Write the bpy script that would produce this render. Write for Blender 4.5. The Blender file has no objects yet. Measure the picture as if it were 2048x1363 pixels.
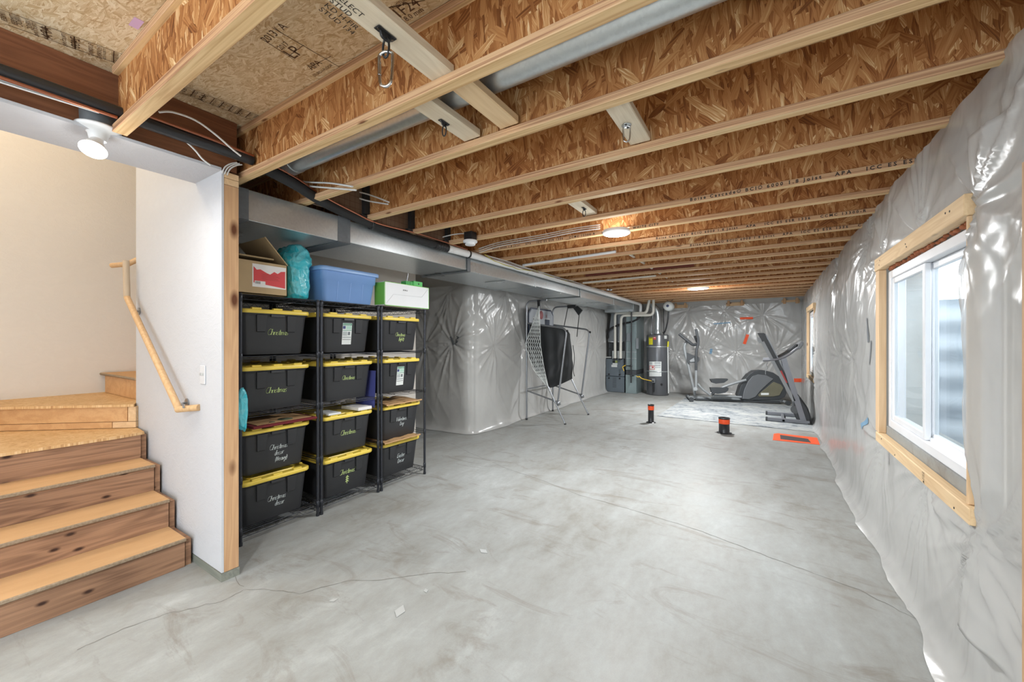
import bpy, math, random
import numpy as np
from mathutils import Vector, Matrix
random.seed(7)
SC = bpy.context.scene
COL = SC.collection
# ---------------------------------------------------------------- camera, world, exposure
FOC, CXP, HOR, YAW, EYE = 797.0, 1024.0, 680.0, math.radians(32.54), 1.48
cam_d = bpy.data.cameras.new('camera'); cam = bpy.data.objects.new('camera', cam_d); COL.objects.link(cam)
cam_d.sensor_width = 36; cam_d.lens = 36 * FOC / 2048; cam_d.clip_start = .02; cam_d.clip_end = 200
cam_d.shift_y = (HOR - 681.5) / 2048
cam.location = (0, 0, EYE); cam.rotation_euler = (math.pi / 2, 0, YAW)
SC.camera = cam
SC.view_settings.view_transform = 'Standard'; SC.view_settings.look = 'None'
SC.view_settings.exposure = 0.78; SC.view_settings.gamma = 1; SC.view_settings.use_curve_mapping = False
SC.cycles.use_denoising = True; SC.cycles.max_bounces = 7; SC.cycles.diffuse_bounces = 4
SC.cycles.glossy_bounces = 4; SC.cycles.transparent_max_bounces = 8; SC.cycles.transmission_bounces = 4
SC.cycles.caustics_reflective = False; SC.cycles.caustics_refractive = False
SC.cycles.sample_clamp_indirect = 6; SC.cycles.use_adaptive_sampling = True; SC.cycles.adaptive_threshold = .025
W = bpy.data.worlds.new('world'); SC.world = W; W.use_nodes = True
bg = W.node_tree.nodes['Background']; bg.inputs[0].default_value = (.86, .93, 1, 1); bg.inputs[1].default_value = 3.4

def area(name, loc, rot, sx, sy, power, col=(1, 1, 1), shape='RECTANGLE', spread=math.pi):
    l = bpy.data.lights.new(name, 'AREA'); l.energy = power; l.color = col; l.shape = shape; l.size = sx; l.size_y = sy; l.spread = spread
    o = bpy.data.objects.new(name, l); o.location = loc; o.rotation_euler = rot; COL.objects.link(o); return o
def point(name, loc, power, col=(1, 1, 1), r=.05):
    l = bpy.data.lights.new(name, 'POINT'); l.energy = power; l.color = col; l.shadow_soft_size = r
    o = bpy.data.objects.new(name, l); o.location = loc; COL.objects.link(o); return o
ZC = 2.528      # underside of the joists
ZS = 2.858      # underside of the subfloor
# added fill light behind the viewpoint, set in an invented glazed opening
area('rear_fill', (-1.2, -2.85, 1.25), (math.radians(90), 0, math.pi), 3.2, 2.2, 215, (.93, .97, 1))
area('daylight_window', (.92, 3.15, 1.42), (math.radians(90), 0, math.radians(90)), 1.4, 1.1, 30, (.88, .94, 1)) if False else None

# ---------------------------------------------------------------- pixel rays, used to read positions off known planes
CA, SA = math.cos(YAW), math.sin(YAW)
def ray(x, y):
    u = (x - CXP) / FOC; v = (HOR - y) / FOC
    return Vector((-SA + u * CA, CA + u * SA, v))
def on_z(x, y, z=0.):
    d = ray(x, y); return Vector((0, 0, EYE)) + d * ((z - EYE) / d.z)
def on_x(x, y, X):
    d = ray(x, y); return Vector((0, 0, EYE)) + d * (X / d.x)
def on_y(x, y, Y):
    d = ray(x, y); return Vector((0, 0, EYE)) + d * (Y / d.y)

# ---------------------------------------------------------------- objects
def tag(o, label=None, cat=None, group=None, kind=None):
    if label: o['label'] = label
    if cat: o['category'] = cat
    if group: o['group'] = group
    if kind: o['kind'] = kind
    return o
def empty(name, loc=(0, 0, 0), label=None, cat=None, group=None, rz=0):
    o = bpy.data.objects.new(name, None); COL.objects.link(o); o.location = loc; o.rotation_euler = (0, 0, rz)
    o.empty_display_size = .1
    return tag(o, label, cat, group)
def copy_tree(o, parent=None):
    c = o.copy(); COL.objects.link(c); c.parent = parent
    for ch in o.children: copy_tree(ch, c)
    return c
def frame(d):
    d = Vector(d).normalized(); a = Vector((0, 0, 1)) if abs(d.z) < .9 else Vector((1, 0, 0))
    u = d.cross(a).normalized(); return u, d.cross(u).normalized()
def smoothline(pts, n=6):
    pts = [Vector(p) for p in pts]; out = []
    for i in range(len(pts) - 1):
        p0, p1, p2, p3 = pts[max(i - 1, 0)], pts[i], pts[i + 1], pts[min(i + 2, len(pts) - 1)]
        for k in range(n):
            t = k / n
            out.append(.5 * ((2 * p1) + (p2 - p0) * t + (2 * p0 - 5 * p1 + 4 * p2 - p3) * t * t + (3 * p1 - p0 - 3 * p2 + p3) * t ** 3))
    return out + [pts[-1]]
def rounded(pts, r, n=5):
    pts = [Vector(p) for p in pts]; out = [pts[0]]
    for i in range(1, len(pts) - 1):
        a, b, c = pts[i - 1], pts[i], pts[i + 1]
        p = b + (a - b).normalized() * r; q = b + (c - b).normalized() * r
        for k in range(n + 1):
            t = k / n; out.append(p * (1 - t) ** 2 + b * 2 * t * (1 - t) + q * t * t)
    return out + [pts[-1]]
class MB:
    def __init__(s): s.v = []; s.f = []; s.m = []; s.mi = 0; s.sm = []
    def add(s, v, f, smooth=False):
        b = len(s.v); s.v += [tuple(p) for p in v]; s.f += [tuple(b + i for i in q) for q in f]; s.m += [s.mi] * len(f); s.sm += [smooth] * len(f); return s
    def box(s, x0, x1, y0, y1, z0, z1):
        v = [(x, y, z) for x in (x0, x1) for y in (y0, y1) for z in (z0, z1)]
        return s.add(v, [(0, 1, 3, 2), (4, 6, 7, 5), (0, 4, 5, 1), (2, 3, 7, 6), (0, 2, 6, 4), (1, 5, 7, 3)])
    def rbox(s, x0, x1, y0, y1, z0, z1, b=.004):
        # chamfered box
        v = []; f = []
        cx, cy, cz = (x0 + x1) / 2, (y0 + y1) / 2, (z0 + z1) / 2; hx, hy, hz = abs(x1 - x0) / 2, abs(y1 - y0) / 2, abs(z1 - z0) / 2
        b = min(b, hx * .9, hy * .9, hz * .9); idx = {}
        for sx in (-1, 1):
            for sy in (-1, 1):
                for sz in (-1, 1):
                    for ax in range(3):
                        p = [sx * (hx - b), sy * (hy - b), sz * (hz - b)]; p[ax] += (sx, sy, sz)[ax] * b
                        idx[(sx, sy, sz, ax)] = len(v); v.append((cx + p[0], cy + p[1], cz + p[2]))
        I = lambda *k: idx[k]
        for q in (-1, 1):
            f.append((I(q, -1, -1, 0), I(q, 1, -1, 0), I(q, 1, 1, 0), I(q, -1, 1, 0)))
            f.append((I(-1, q, -1, 1), I(1, q, -1, 1), I(1, q, 1, 1), I(-1, q, 1, 1)))
            f.append((I(-1, -1, q, 2), I(1, -1, q, 2), I(1, 1, q, 2), I(-1, 1, q, 2)))
        for a in (-1, 1):
            for c in (-1, 1):
                f.append((I(a, c, -1, 0), I(a, c, 1, 0), I(a, c, 1, 1), I(a, c, -1, 1)))
                f.append((I(a, -1, c, 0), I(a, 1, c, 0), I(a, 1, c, 2), I(a, -1, c, 2)))
                f.append((I(-1, a, c, 1), I(1, a, c, 1), I(1, a, c, 2), I(-1, a, c, 2)))
                for e in (-1, 1): f.append((I(a, c, e, 0), I(a, c, e, 1), I(a, c, e, 2)))
        return s.add(v, f)
    def hexa(s, p):  # 8 corners: bottom 4 then top 4
        return s.add(p, [(3, 2, 1, 0), (4, 5, 6, 7), (0, 1, 5, 4), (1, 2, 6, 5), (2, 3, 7, 6), (3, 0, 4, 7)])
    def beam(s, a, b, w, h, up=(0, 0, 1)):
        a, b = Vector(a), Vector(b); d = (b - a).normalized(); up = Vector(up)
        sd = d.cross(up).normalized() * (w / 2); u = sd.cross(d).normalized() * (h / 2)
        return s.hexa([a - sd - u, a + sd - u, b + sd - u, b - sd - u, a - sd + u, a + sd + u, b + sd + u, b - sd + u])
    def cyl(s, a, b, r, r2=None, n=16, cap=True):
        a, b = Vector(a), Vector(b); u, w = frame(b - a); r2 = r if r2 is None else r2; v = []
        for c, q in ((a, r), (b, r2)):
            for i in range(n):
                t = 2 * math.pi * i / n; v.append(c + (u * math.cos(t) + w * math.sin(t)) * q)
        s.add(v, [(i, (i + 1) % n, n + (i + 1) % n, n + i) for i in range(n)], True)
        if cap: s.add(v, [tuple(range(n))[::-1], tuple(range(n, 2 * n))])
        return s
    def tube(s, pts, r, n=8, cap=True, flat=1.):
        pts = [Vector(p) for p in pts]; m = len(pts); rr = r if isinstance(r, (list, tuple)) else [r] * m; v = []
        d = (pts[1] - pts[0]).normalized(); u, w = frame(d)
        for i, p in enumerate(pts):
            t = (pts[min(i + 1, m - 1)] - pts[max(i - 1, 0)])
            if t.length < 1e-9: t = d
            t.normalize(); u = (u - t * u.dot(t)).normalized(); w = t.cross(u)
            for k in range(n):
                a = 2 * math.pi * k / n; v.append(p + (u * math.cos(a) + w * math.sin(a) * flat) * rr[i])
        f = [(i * n + k, i * n + (k + 1) % n, (i + 1) * n + (k + 1) % n, (i + 1) * n + k) for i in range(m - 1) for k in range(n)]
        s.add(v, f, True)
        if cap: s.add(v, [tuple(range(n))[::-1], tuple(range((m - 1) * n, m * n))])
        return s
    def lathe(s, prof, c=(0, 0, 0), axis=(0, 0, 1), n=24, smooth=True):
        c = Vector(c); ax = Vector(axis).normalized(); u, w = frame(ax); v = []
        for r, h in prof:
            for i in range(n):
                t = 2 * math.pi * i / n; v.append(c + ax * h + (u * math.cos(t) + w * math.sin(t)) * max(r, 1e-5))
        f = [(j * n + i, j * n + (i + 1) % n, (j + 1) * n + (i + 1) % n, (j + 1) * n + i) for j in range(len(prof) - 1) for i in range(n)]
        return s.add(v, f, smooth)
    def prism(s, poly, ext):  # poly: 3-D points of a flat outline, ext: extrusion vector
        poly = [Vector(p) for p in poly]; e = Vector(ext); n = len(poly)
        s.add(poly + [p + e for p in poly], [tuple(range(n))[::-1], tuple(range(n, 2 * n))] + [(i, (i + 1) % n, n + (i + 1) % n, n + i) for i in range(n)])
        return s
    def grid(s, P, smooth=True, closed=False):
        P = np.asarray(P); a, b = P.shape[:2]; base = len(s.v); s.v += [tuple(p) for p in P.reshape(-1, 3)]
        f = [(base + i * b + j, base + i * b + (j + 1) % b, base + (i + 1) * b + (j + 1) % b, base + (i + 1) * b + j) for i in range(a - 1) for j in range(b if closed else b - 1)]
        s.f += f; s.m += [s.mi] * len(f); s.sm += [smooth] * len(f); return s
    def sphere(s, c, r, n=12, sc=(1, 1, 1)):
        c = Vector(c); P = [[(c.x + sc[0] * r * math.sin(a) * math.cos(t), c.y + sc[1] * r * math.sin(a) * math.sin(t), c.z + sc[2] * r * math.cos(a))
             for t in [2 * math.pi * k / n for k in range(n)]] for a in [max(1e-3, min(math.pi - 1e-3, math.pi * j / (n // 2 + 1))) for j in range(n // 2 + 2)]]
        return s.grid(P, True, True)
    def build(s, name, mat, parent=None, bevel=0, weld=False):
        me = bpy.data.meshes.new(name); off = Vector(parent.matrix_world.translation) if parent else Vector((0, 0, 0))
        if parent:
            off = Vector((0, 0, 0)); q = parent
            while q: off += Vector(q.location); q = q.parent
        me.from_pydata([tuple(Vector(p) - off) for p in s.v] if off.length else s.v, [], s.f)
        for i, m in enumerate(mat if isinstance(mat, (list, tuple)) else [mat]): me.materials.append(m)
        me.polygons.foreach_set('material_index', s.m); me.polygons.foreach_set('use_smooth', s.sm); me.update()
        import bmesh
        if len(s.f) < 60000:
            bm = bmesh.new(); bm.from_mesh(me); bmesh.ops.recalc_face_normals(bm, faces=bm.faces); bm.to_mesh(me); bm.free()
        o = bpy.data.objects.new(name, me); COL.objects.link(o)
        if parent: o.parent = parent
        if bevel:
            b = o.modifiers.new('b', 'BEVEL'); b.width = bevel; b.segments = 2; b.limit_method = 'ANGLE'
        return o

def text_mesh(s, txt, size, origin, right, up, mat=None, align='LEFT', lift=0, space=1.0, bold=0, shx=0, line=1.0):
    """flat lettering laid on a surface; returns the points added to MB s"""
    c = bpy.data.curves.new('t', 'FONT'); c.body = txt; c.size = size; c.align_x = align; c.space_character = space; c.offset = bold; c.shear = shx; c.space_line = line
    c.resolution_u = 2
    o = bpy.data.objects.new('t', c); me = bpy.data.meshes.new_from_object(o)
    r, u = Vector(right).normalized(), Vector(up).normalized(); n = r.cross(u); og = Vector(origin) + n * lift
    s.add([og + r * v.co.x + u * v.co.y for v in me.vertices], [tuple(p.vertices) for p in me.polygons])
    bpy.data.meshes.remove(me); bpy.data.objects.remove(o); bpy.data.curves.remove(c); return s
# ---------------------------------------------------------------- materials
def lin(r, g, b):
    f = lambda c: (c / 255 / 12.92) if c / 255 <= .04045 else ((c / 255 + .055) / 1.055) ** 2.4
    return (f(r), f(g), f(b), 1)
class NT:
    def __init__(s, name):
        s.m = bpy.data.materials.new(name); s.m.use_nodes = True; s.t = s.m.node_tree; s.p = s.t.nodes['Principled BSDF']; s.out = s.t.nodes['Material Output']
    def n(s, typ, ins=None, **kw):
        q = s.t.nodes.new('ShaderNode' + typ)
        for k, v in kw.items(): setattr(q, k, v)
        for k, v in (ins or {}).items(): s.set(q, k, v)
        return q
    def set(s, q, k, v):
        i = q.inputs[k]
        if hasattr(v, 'is_linked') or isinstance(v, bpy.types.NodeSocket): s.t.links.new(v, i)
        else: i.default_value = v
    def math(s, op, a, b=0., c=None, clamp=False):
        q = s.n('Math', operation=op, use_clamp=clamp); s.set(q, 0, a); s.set(q, 1, b)
        if c is not None: s.set(q, 2, c)
        return q.outputs[0]
    def ramp(s, fac, stops, interp='LINEAR'):
        q = s.n('ValToRGB'); q.color_ramp.interpolation = interp; e = q.color_ramp.elements
        while len(e) < len(stops): e.new(.5)
        for i, (p, c) in enumerate(stops): e[i].position = p; e[i].color = c if len(c) == 4 else (*c, 1)
        s.set(q, 0, fac); return q.outputs[0]
    def mix(s, fac, a, b, blend='MIX'):
        q = s.n('Mix', data_type='RGBA', blend_type=blend); s.set(q, 0, fac); s.set(q, 6, a); s.set(q, 7, b); return q.outputs[2]
    def pos(s, mode='world'):
        if mode == 'world': return s.n('NewGeometry').outputs['Position']
        return s.n('TexCoord').outputs['Object']
    def mapping(s, vec, scale=(1, 1, 1), rot=(0, 0, 0), loc=(0, 0, 0)):
        q = s.n('Mapping', {'Vector': vec, 'Scale': scale, 'Rotation': rot, 'Location': loc}); return q.outputs[0]
    def noise(s, vec, scale, detail=2, rough=.5, dist=0., out='Fac', dim='3D'):
        q = s.n('TexNoise', noise_dimensions=dim); s.set(q, 'Vector', vec); s.set(q, 'Scale', scale); s.set(q, 'Detail', detail); s.set(q, 'Roughness', rough); s.set(q, 'Distortion', dist)
        return q.outputs[out]
    def vor(s, vec, scale, feature='F1', out='Distance', dim='3D', rand=1.):
        q = s.n('TexVoronoi', voronoi_dimensions=dim, feature=feature); s.set(q, 'Vector', vec); s.set(q, 'Scale', scale); s.set(q, 'Randomness', rand); return q.outputs[out]
    def bump(s, h, strength=.3, dist=.01):
        q = s.n('Bump', {'Strength': strength, 'Distance': dist, 'Height': h}); s.set(s.p, 'Normal', q.outputs[0])
    def base(s, c, rough=.5, metal=0., spec=.5):
        s.set(s.p, 'Base Color', c); s.set(s.p, 'Roughness', rough); s.set(s.p, 'Metallic', metal); s.set(s.p, 'Specular IOR Level', spec); return s
def plain(name, rgb, rough=.5, metal=0., spec=.5, var=.06, emis=0, nscale=6):
    t = NT(name); c = lin(*rgb)
    nz = t.noise(t.pos(), nscale, 3)
    c2 = tuple(min(1, x * (1 - var * 2)) for x in c[:3]) + (1,)
    t.base(t.mix(nz, c2, c), rough, metal, spec)
    if emis: t.set(t.p, 'Emission Color', c); t.set(t.p, 'Emission Strength', emis)
    return t.m
def osb(name, plane, stops, sc=1.0, tilt=0., speck=.5):
    t = NT(name); sep = t.n('SeparateXYZ', {0: t.pos()}); x, y, z = sep.outputs
    if plane == 'XZ': a = t.math('MULTIPLY_ADD', t.math('ROUND', t.math('MULTIPLY', y, 3.7)), 3.37, x); b = z
    elif plane == 'YZ': a, b = y, z
    else: a, b = x, y
    v = t.n('CombineXYZ', {0: a, 1: b}).outputs[0]
    dn = t.n('VectorMath', operation='SCALE'); t.set(dn, 0, t.noise(v, 30 * sc, 1, out='Color', dim='2D')); dn.inputs['Scale'].default_value = .0035 / sc
    v = t.n('VectorMath', {0: v, 1: dn.outputs[0]}, operation='ADD').outputs[0]
    val = None
    for k, (rot, sx, sy, th) in enumerate(((.05, 70, 9, 0), (.55, 60, 10, .6), (-.45, 66, 10, .62), (1.3, 36, 10, .86), (-.12, 95, 14, .5), (.35, 32, 12, .86), (-.8, 36, 13, .88), (1.0, 32, 14, .92))):
        m = t.mapping(v, (sx * sc, sy * sc, 1), (0, 0, 0)) if False else None
        r = t.n('VectorRotate', {'Vector': v, 'Angle': rot + tilt}, rotation_type='Z_AXIS').outputs[0]
        m = t.mapping(r, (sx * sc, sy * sc, 1))
        c = t.n('SeparateColor', {0: t.vor(m, 1., out='Color', dim='2D')})
        g = t.noise(t.mapping(r, (sx * sc * 5, sy * sc * .7, 1)), 1., 1, dim='2D')
        lv = t.math('MULTIPLY_ADD', t.math('SUBTRACT', g, .5), .8, t.math('MULTIPLY_ADD', c.outputs[0], .72, .14))
        if val is None: val = lv
        else:
            q = t.n('Mix', data_type='FLOAT'); t.set(q, 0, t.math('GREATER_THAN', c.outputs[1], th)); t.set(q, 2, val); t.set(q, 3, lv); val = q.outputs[0]
    val = t.math('MULTIPLY_ADD', t.math('SUBTRACT', t.noise(v, 3., 2, dim='2D'), .5), .35, val)
    col = t.ramp(val, stops)
    t.base(col, .62, 0, .3); t.bump(val, .35, .002); return t.m
def wood(name, axis, dark, light, knot=(95, 55, 30), sc=1., kn=1.0, rough=.6, bands=1.0, flat=None):
    t = NT(name); info = t.n('ObjectInfo').outputs['Random']
    p = t.n('VectorMath', {0: t.pos()}, operation='ADD'); of = t.n('CombineXYZ', {0: t.math('MULTIPLY', info, 17.), 1: t.math('MULTIPLY', info, 31.), 2: t.math('MULTIPLY', info, 23.)}); t.set(p, 1, of.outputs[0])
    s = [9 * sc] * 3; s['XYZ'.index(axis)] = .7 * sc
    m = t.mapping(p.outputs[0], tuple(s))
    n1 = t.noise(m, 1.3, 2, .5, .4)
    rings = t.math('SINE', t.math('MULTIPLY', n1, 42. * bands))
    fine = t.noise(t.mapping(p.outputs[0], tuple((170 if q > 5 * sc else 3) for q in s)), 1., 1)
    f = t.math('ADD', t.math('MULTIPLY_ADD', rings, .17, .5), t.math('MULTIPLY', t.math('SUBTRACT', fine, .5), .5), clamp=True)
    big = t.noise(p.outputs[0], 1.7, 2); f = t.math('ADD', f, t.math('MULTIPLY', t.math('SUBTRACT', big, .5), .7), clamp=True)
    col = t.mix(f, lin(*dark), lin(*light))
    if kn:
        ks = [5.5] * 3; ks['XYZ'.index(axis)] = 2.4
        kv = p.outputs[0]
        if flat: q3 = t.n('SeparateXYZ', {0: kv}); kv = t.n('CombineXYZ', {0: q3.outputs[1], 1: q3.outputs[2]}).outputs[0]; ks = [2.6, 5.5, 1]
        kd = t.vor(t.mapping(kv, tuple(ks)), 1., dim='2D' if flat else '3D')
        kf = t.ramp(kd, [(.07 * kn, (1, 1, 1)), (.19 * kn, (0, 0, 0))]); col = t.mix(kf, col, lin(*knot))
    t.base(col, rough, 0, .35); t.bump(f, .15, .002); return t.m
M = {}
M['osb_web'] = osb('osb_web', 'XZ', [(0., lin(112, 66, 34)), (.2, lin(150, 94, 50)), (.5, lin(180, 124, 74)), (.78, lin(198, 146, 94)), (.9, lin(216, 176, 126)), (1., lin(236, 208, 164))], .8)
M['osb_floor'] = osb('osb_subfloor', 'XY', [(0., lin(176, 142, 100)), (.3, lin(204, 176, 136)), (.6, lin(218, 196, 160)), (1., lin(234, 218, 190))], 1.9, tilt=1.57)
M['osb_tread'] = osb('osb_tread', 'XY', [(0., lin(176, 132, 86)), (.4, lin(206, 166, 116)), (1., lin(224, 194, 150))], 2.6)
def cut_edge(name, rgb, edge):
    t = NT(name); p = t.pos(); nx = t.n('SeparateXYZ', {0: t.n('NewGeometry').outputs['Normal']}); n = t.noise(p, 90, 3); b = t.noise(t.mapping(p, (6, 1.5, 1)), 2.5, 4)
    top = t.mix(b, lin(*[c - 16 for c in rgb]), lin(*[c + 6 for c in rgb])); e = t.mix(n, lin(*[c - 45 for c in edge]), lin(*[c + 20 for c in edge]))
    h = t.math('MAXIMUM', t.math('ABSOLUTE', nx.outputs[0]), t.math('ABSOLUTE', nx.outputs[1]))
    t.base(t.mix(t.math('GREATER_THAN', h, .6), top, e), .7, 0, .3); t.bump(n, .2, .002); return t.m
M['chip_tread'] = cut_edge('chipboard_tread', (206, 166, 122), (150, 132, 110))
def flange():
    t = NT('joist_flange'); info = t.n('ObjectInfo').outputs['Random']; g = t.n('NewGeometry'); sep = t.n('SeparateXYZ', {0: g.outputs['Position']}); nz = t.n('SeparateXYZ', {0: g.outputs['Normal']})
    of = t.n('CombineXYZ', {0: t.math('MULTIPLY', info, 17.)}); p = t.n('VectorMath', {0: g.outputs['Position'], 1: of.outputs[0]}, operation='ADD').outputs[0]
    side = t.noise(t.mapping(p, (1.2, 3, 190)), 1., 2, .6); bot = t.noise(t.mapping(p, (.9, 30, 4)), 1.6, 3, .55, .8)
    cs = t.ramp(side, [(.35, lin(160, 118, 88)), (.5, lin(196, 154, 118)), (.62, lin(216, 180, 140))]); cb = t.ramp(bot, [(.35, lin(196, 158, 112)), (.55, lin(220, 188, 140)), (.7, lin(228, 200, 156))])
    col = t.mix(t.math('GREATER_THAN', t.math('ABSOLUTE', nz.outputs[1]), .6), cb, cs)
    kd = t.vor(t.mapping(p, (2.2, 9, 9)), 1.); col = t.mix(t.ramp(kd, [(.04, (1, 1, 1)), (.10, (0, 0, 0))]), col, lin(120, 78, 50))
    t.base(col, .6, 0, .3); return t.m
M['flange'] = flange()
M['lumber_x'] = wood('lumber_x', 'X', (200, 164, 124), (226, 196, 156), kn=.8)
M['lumber_y'] = wood('lumber_y', 'Y', (206, 172, 130), (234, 208, 168), kn=.8)
M['lumber_pale'] = wood('lumber_pale', 'Y', (206, 190, 164), (232, 220, 198), kn=.6)
M['lumber_z'] = wood('lumber_z', 'Z', (176, 136, 100), (208, 170, 130), kn=.9)
M['jamb'] = wood('pale_jamb_pine', 'Z', (206, 172, 132), (228, 198, 160), kn=.6)
M['riser_wood'] = wood('riser_cedar', 'Y', (98, 70, 54), (178, 138, 108), knot=(56, 34, 25), kn=.42, sc=.9, flat='X')
M['riser_pine'] = wood('riser_pine', 'Y', (186, 140, 94), (214, 172, 124), kn=.4, bands=.45)
M['beam'] = wood('header_beam', 'Y', (108, 66, 44), (146, 98, 68), kn=.3)
M['rail'] = wood('handrail_wood', 'Z', (184, 146, 104), (212, 178, 136), kn=0, rough=.4)
M['red_board'] = plain('red_brown_board', (120, 56, 40), .7, var=.15)
M['green_plate'] = wood('treated_plate', 'X', (104, 108, 102), (138, 140, 130), kn=0)

def concrete():
    t = NT('concrete_floor'); p = t.pos()
    big = t.noise(t.mapping(p, (1, .55, 1)), .9, 4, .6, .2); mid = t.noise(t.mapping(p, (1.2, .5, 1), (0, 0, .5)), 4.5, 5, .65, .25); fine = t.noise(p, 140, 2)
    f = t.math('ADD', t.math('MULTIPLY', big, .45), t.math('MULTIPLY', mid, .35)); f = t.math('ADD', f, t.math('MULTIPLY', t.noise(t.mapping(p, (1, .6, 1), (0, 0, -.3)), 19., 5, .7), .20))
    col = t.ramp(f, [(.36, lin(132, 130, 123)), (.46, lin(149, 150, 147)), (.56, lin(160, 163, 162)), (.66, lin(178, 182, 182))])
    st = t.ramp(t.noise(t.mapping(p, (.8, 2.2, 1), (0, 0, -.4)), 1.6, 6, .7, 1.5), [(.54, (0, 0, 0)), (.68, (.55, .55, .55))])
    col = t.mix(st, col, lin(118, 109, 97))
    col = t.mix(t.math('MULTIPLY', fine, .25), col, lin(122, 122, 118))
    t.base(col, t.math('MULTIPLY_ADD', mid, .3, .36), 0, .35); t.bump(t.math('MULTIPLY_ADD', fine, .3, mid), .12, .004); return t.m
M['concrete'] = concrete()
def drywall(name, rgb, warm=None):
    t = NT(name); p = t.pos(); a = t.noise(t.mapping(p, (1, 1, 1.6)), 7, 5, .65, 1.8); b = t.noise(p, 45, 2)
    t.base(t.mix(a, lin(*[c - 7 for c in rgb]), lin(*rgb)), .65, 0, .3)
    ed = t.ramp(a, [(.42, (0, 0, 0)), (.5, (1, 1, 1)), (.56, (.2, .2, .2))])
    t.bump(t.math('MULTIPLY_ADD', b, .25, ed), .22, .003); return t.m
M['drywall'] = drywall('skimmed_drywall', (196, 198, 203))
M['cream'] = drywall('cream_drywall', (224, 218, 210))
def sheet_mat(name, alpha, tint=(214, 214, 212)):
    t = NT(name); p = t.pos()
    w = t.n('VectorMath', operation='SCALE'); t.set(w, 0, t.noise(p, 1.6, 3, out='Color')); w.inputs['Scale'].default_value = .5
    q = t.n('VectorMath', {0: p, 1: w.outputs[0]}, operation='ADD').outputs[0]
    h = t.noise(t.mapping(q, (1, 1, .5), (.3, .25, 0)), 5.5, 2, .45, .3)
    h2 = t.noise(t.mapping(q, (1.6, 1.6, .5), (.6, -.5, .3)), 11., 1, .4, .2)
    h = t.math('MULTIPLY_ADD', h2, .15, h)
    cl = t.noise(q, 1.3, 4, .6)
    col = t.mix(cl, lin(*[c - 30 for c in tint]), lin(*tint))
    stain = t.ramp(t.noise(p, 3.1, 6, .72, .4), [(.66, (0, 0, 0)), (.74, (.4, .4, .4))]); col = t.mix(stain, col, lin(160, 150, 132))
    t.base(col, .24, 0, .75)
    t.set(t.p, 'Alpha', alpha)
    t.bump(h, .24, .03); return t.m
M['sheet'] = sheet_mat('vapor_barrier', .72)
M['batt'] = plain('insulation_facing', (224, 223, 219), .8, var=.22, nscale=2.2)
def galv():
    t = NT('galvanized_steel'); p = t.pos(); sp = t.n('SeparateColor', {0: t.vor(p, 70, out='Color')}).outputs[0]
    t.base(t.mix(sp, lin(194, 200, 203), lin(202, 208, 210)), t.math('MULTIPLY_ADD', t.noise(p, 2.5, 2), .10, .24), .78, .5); t.bump(t.noise(p, 2.2, 1), .10, .02); return t.m
M['galv'] = galv()
M['mastic'] = plain('grey_duct_mastic', (112, 116, 120), .55, var=.2, nscale=30)
M['black_pipe'] = plain('black_abs_pipe', (46, 47, 50), .32, var=.15)
M['black_foam'] = plain('black_foam_insulation', (40, 40, 42), .75, var=.2)
M['copper'] = plain('copper', (178, 118, 94), .35, 1.)
M['white_cable'] = plain('white_cable', (222, 222, 220), .45)
M['white_plastic'] = plain('white_plastic', (232, 233, 234), .35)
M['pvc'] = plain('cream_pvc', (226, 224, 214), .3)
M['tote_black'] = plain('black_tote_plastic', (48, 49, 52), .38, var=.12)
M['tote_yellow'] = plain('yellow_tote_lid', (232, 204, 84), .4, var=.06)
M['pole'] = plain('dark_shelf_steel', (58, 60, 66), .35, .6)
M['ink_green'] = plain('pale_green_marker', (206, 226, 150), .6)
M['ink_white'] = plain('white_marker', (206, 214, 214), .6)
M['ink_black'] = plain('black_ink', (38, 32, 28), .7)
M['ink_brown'] = plain('faded_brown_ink', (92, 62, 38), .7)
M['steel'] = plain('grey_steel_tube', (150, 153, 157), .3, .7)
M['chrome'] = plain('chrome', (205, 207, 210), .12, 1.)
M['black'] = plain('black_metal', (28, 28, 30), .45)
M['orange'] = plain('orange_tape', (255, 92, 40), .55)
M['blue_tape'] = plain('blue_tape', (120, 160, 190), .5)
M['vinyl'] = plain('white_window_vinyl', (236, 238, 242), .3)
def glass():
    t = NT('window_glass'); g = t.n('BsdfGlossy', {'Roughness': .02}); tr = t.n('BsdfTransparent', {'Color': (.93, .96, .97, 1)})
    mx = t.n('MixShader', {0: .1, 1: tr.outputs[0], 2: g.outputs[0]}); t.t.links.new(mx.outputs[0], t.out.inputs[0]); return t.m
M['glass'] = glass()
def lampmat(name, rgb, s):
    t = NT(name); e = t.n('Emission', {0: lin(*rgb), 1: s}); t.t.links.new(e.outputs[0], t.out.inputs[0]); return t.m
M['lamp'] = lampmat('lit_diffuser', (250, 252, 255), 22)
# ---------------------------------------------------------------- setting
def struct(name, mb, mat, **k): o = mb.build(name, mat, **k); o['kind'] = 'structure'; return o
LX, RX, BY, NY = -3.95, .80, 12.15, -3.0      # left foundation wall, right wall, far wall, end wall behind the viewpoint
PX, PY0, PY1 = -2.81, 1.10, 1.196             # partition end and faces
struct('floor', MB().box(-6.6, 1.0, NY - .1, BY + .2, -.12, 0), M['concrete'])
sub = struct('ceiling', MB().box(-3.19, 1.4, NY - .1, 1.2, ZS, ZS + .03).box(-4.38, 1.4, 1.2, 4.2, ZS, ZS + .03).box(-6.0, 1.4, 4.2, BY + .2, ZS, ZS + .03), M['osb_floor'])
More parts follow.
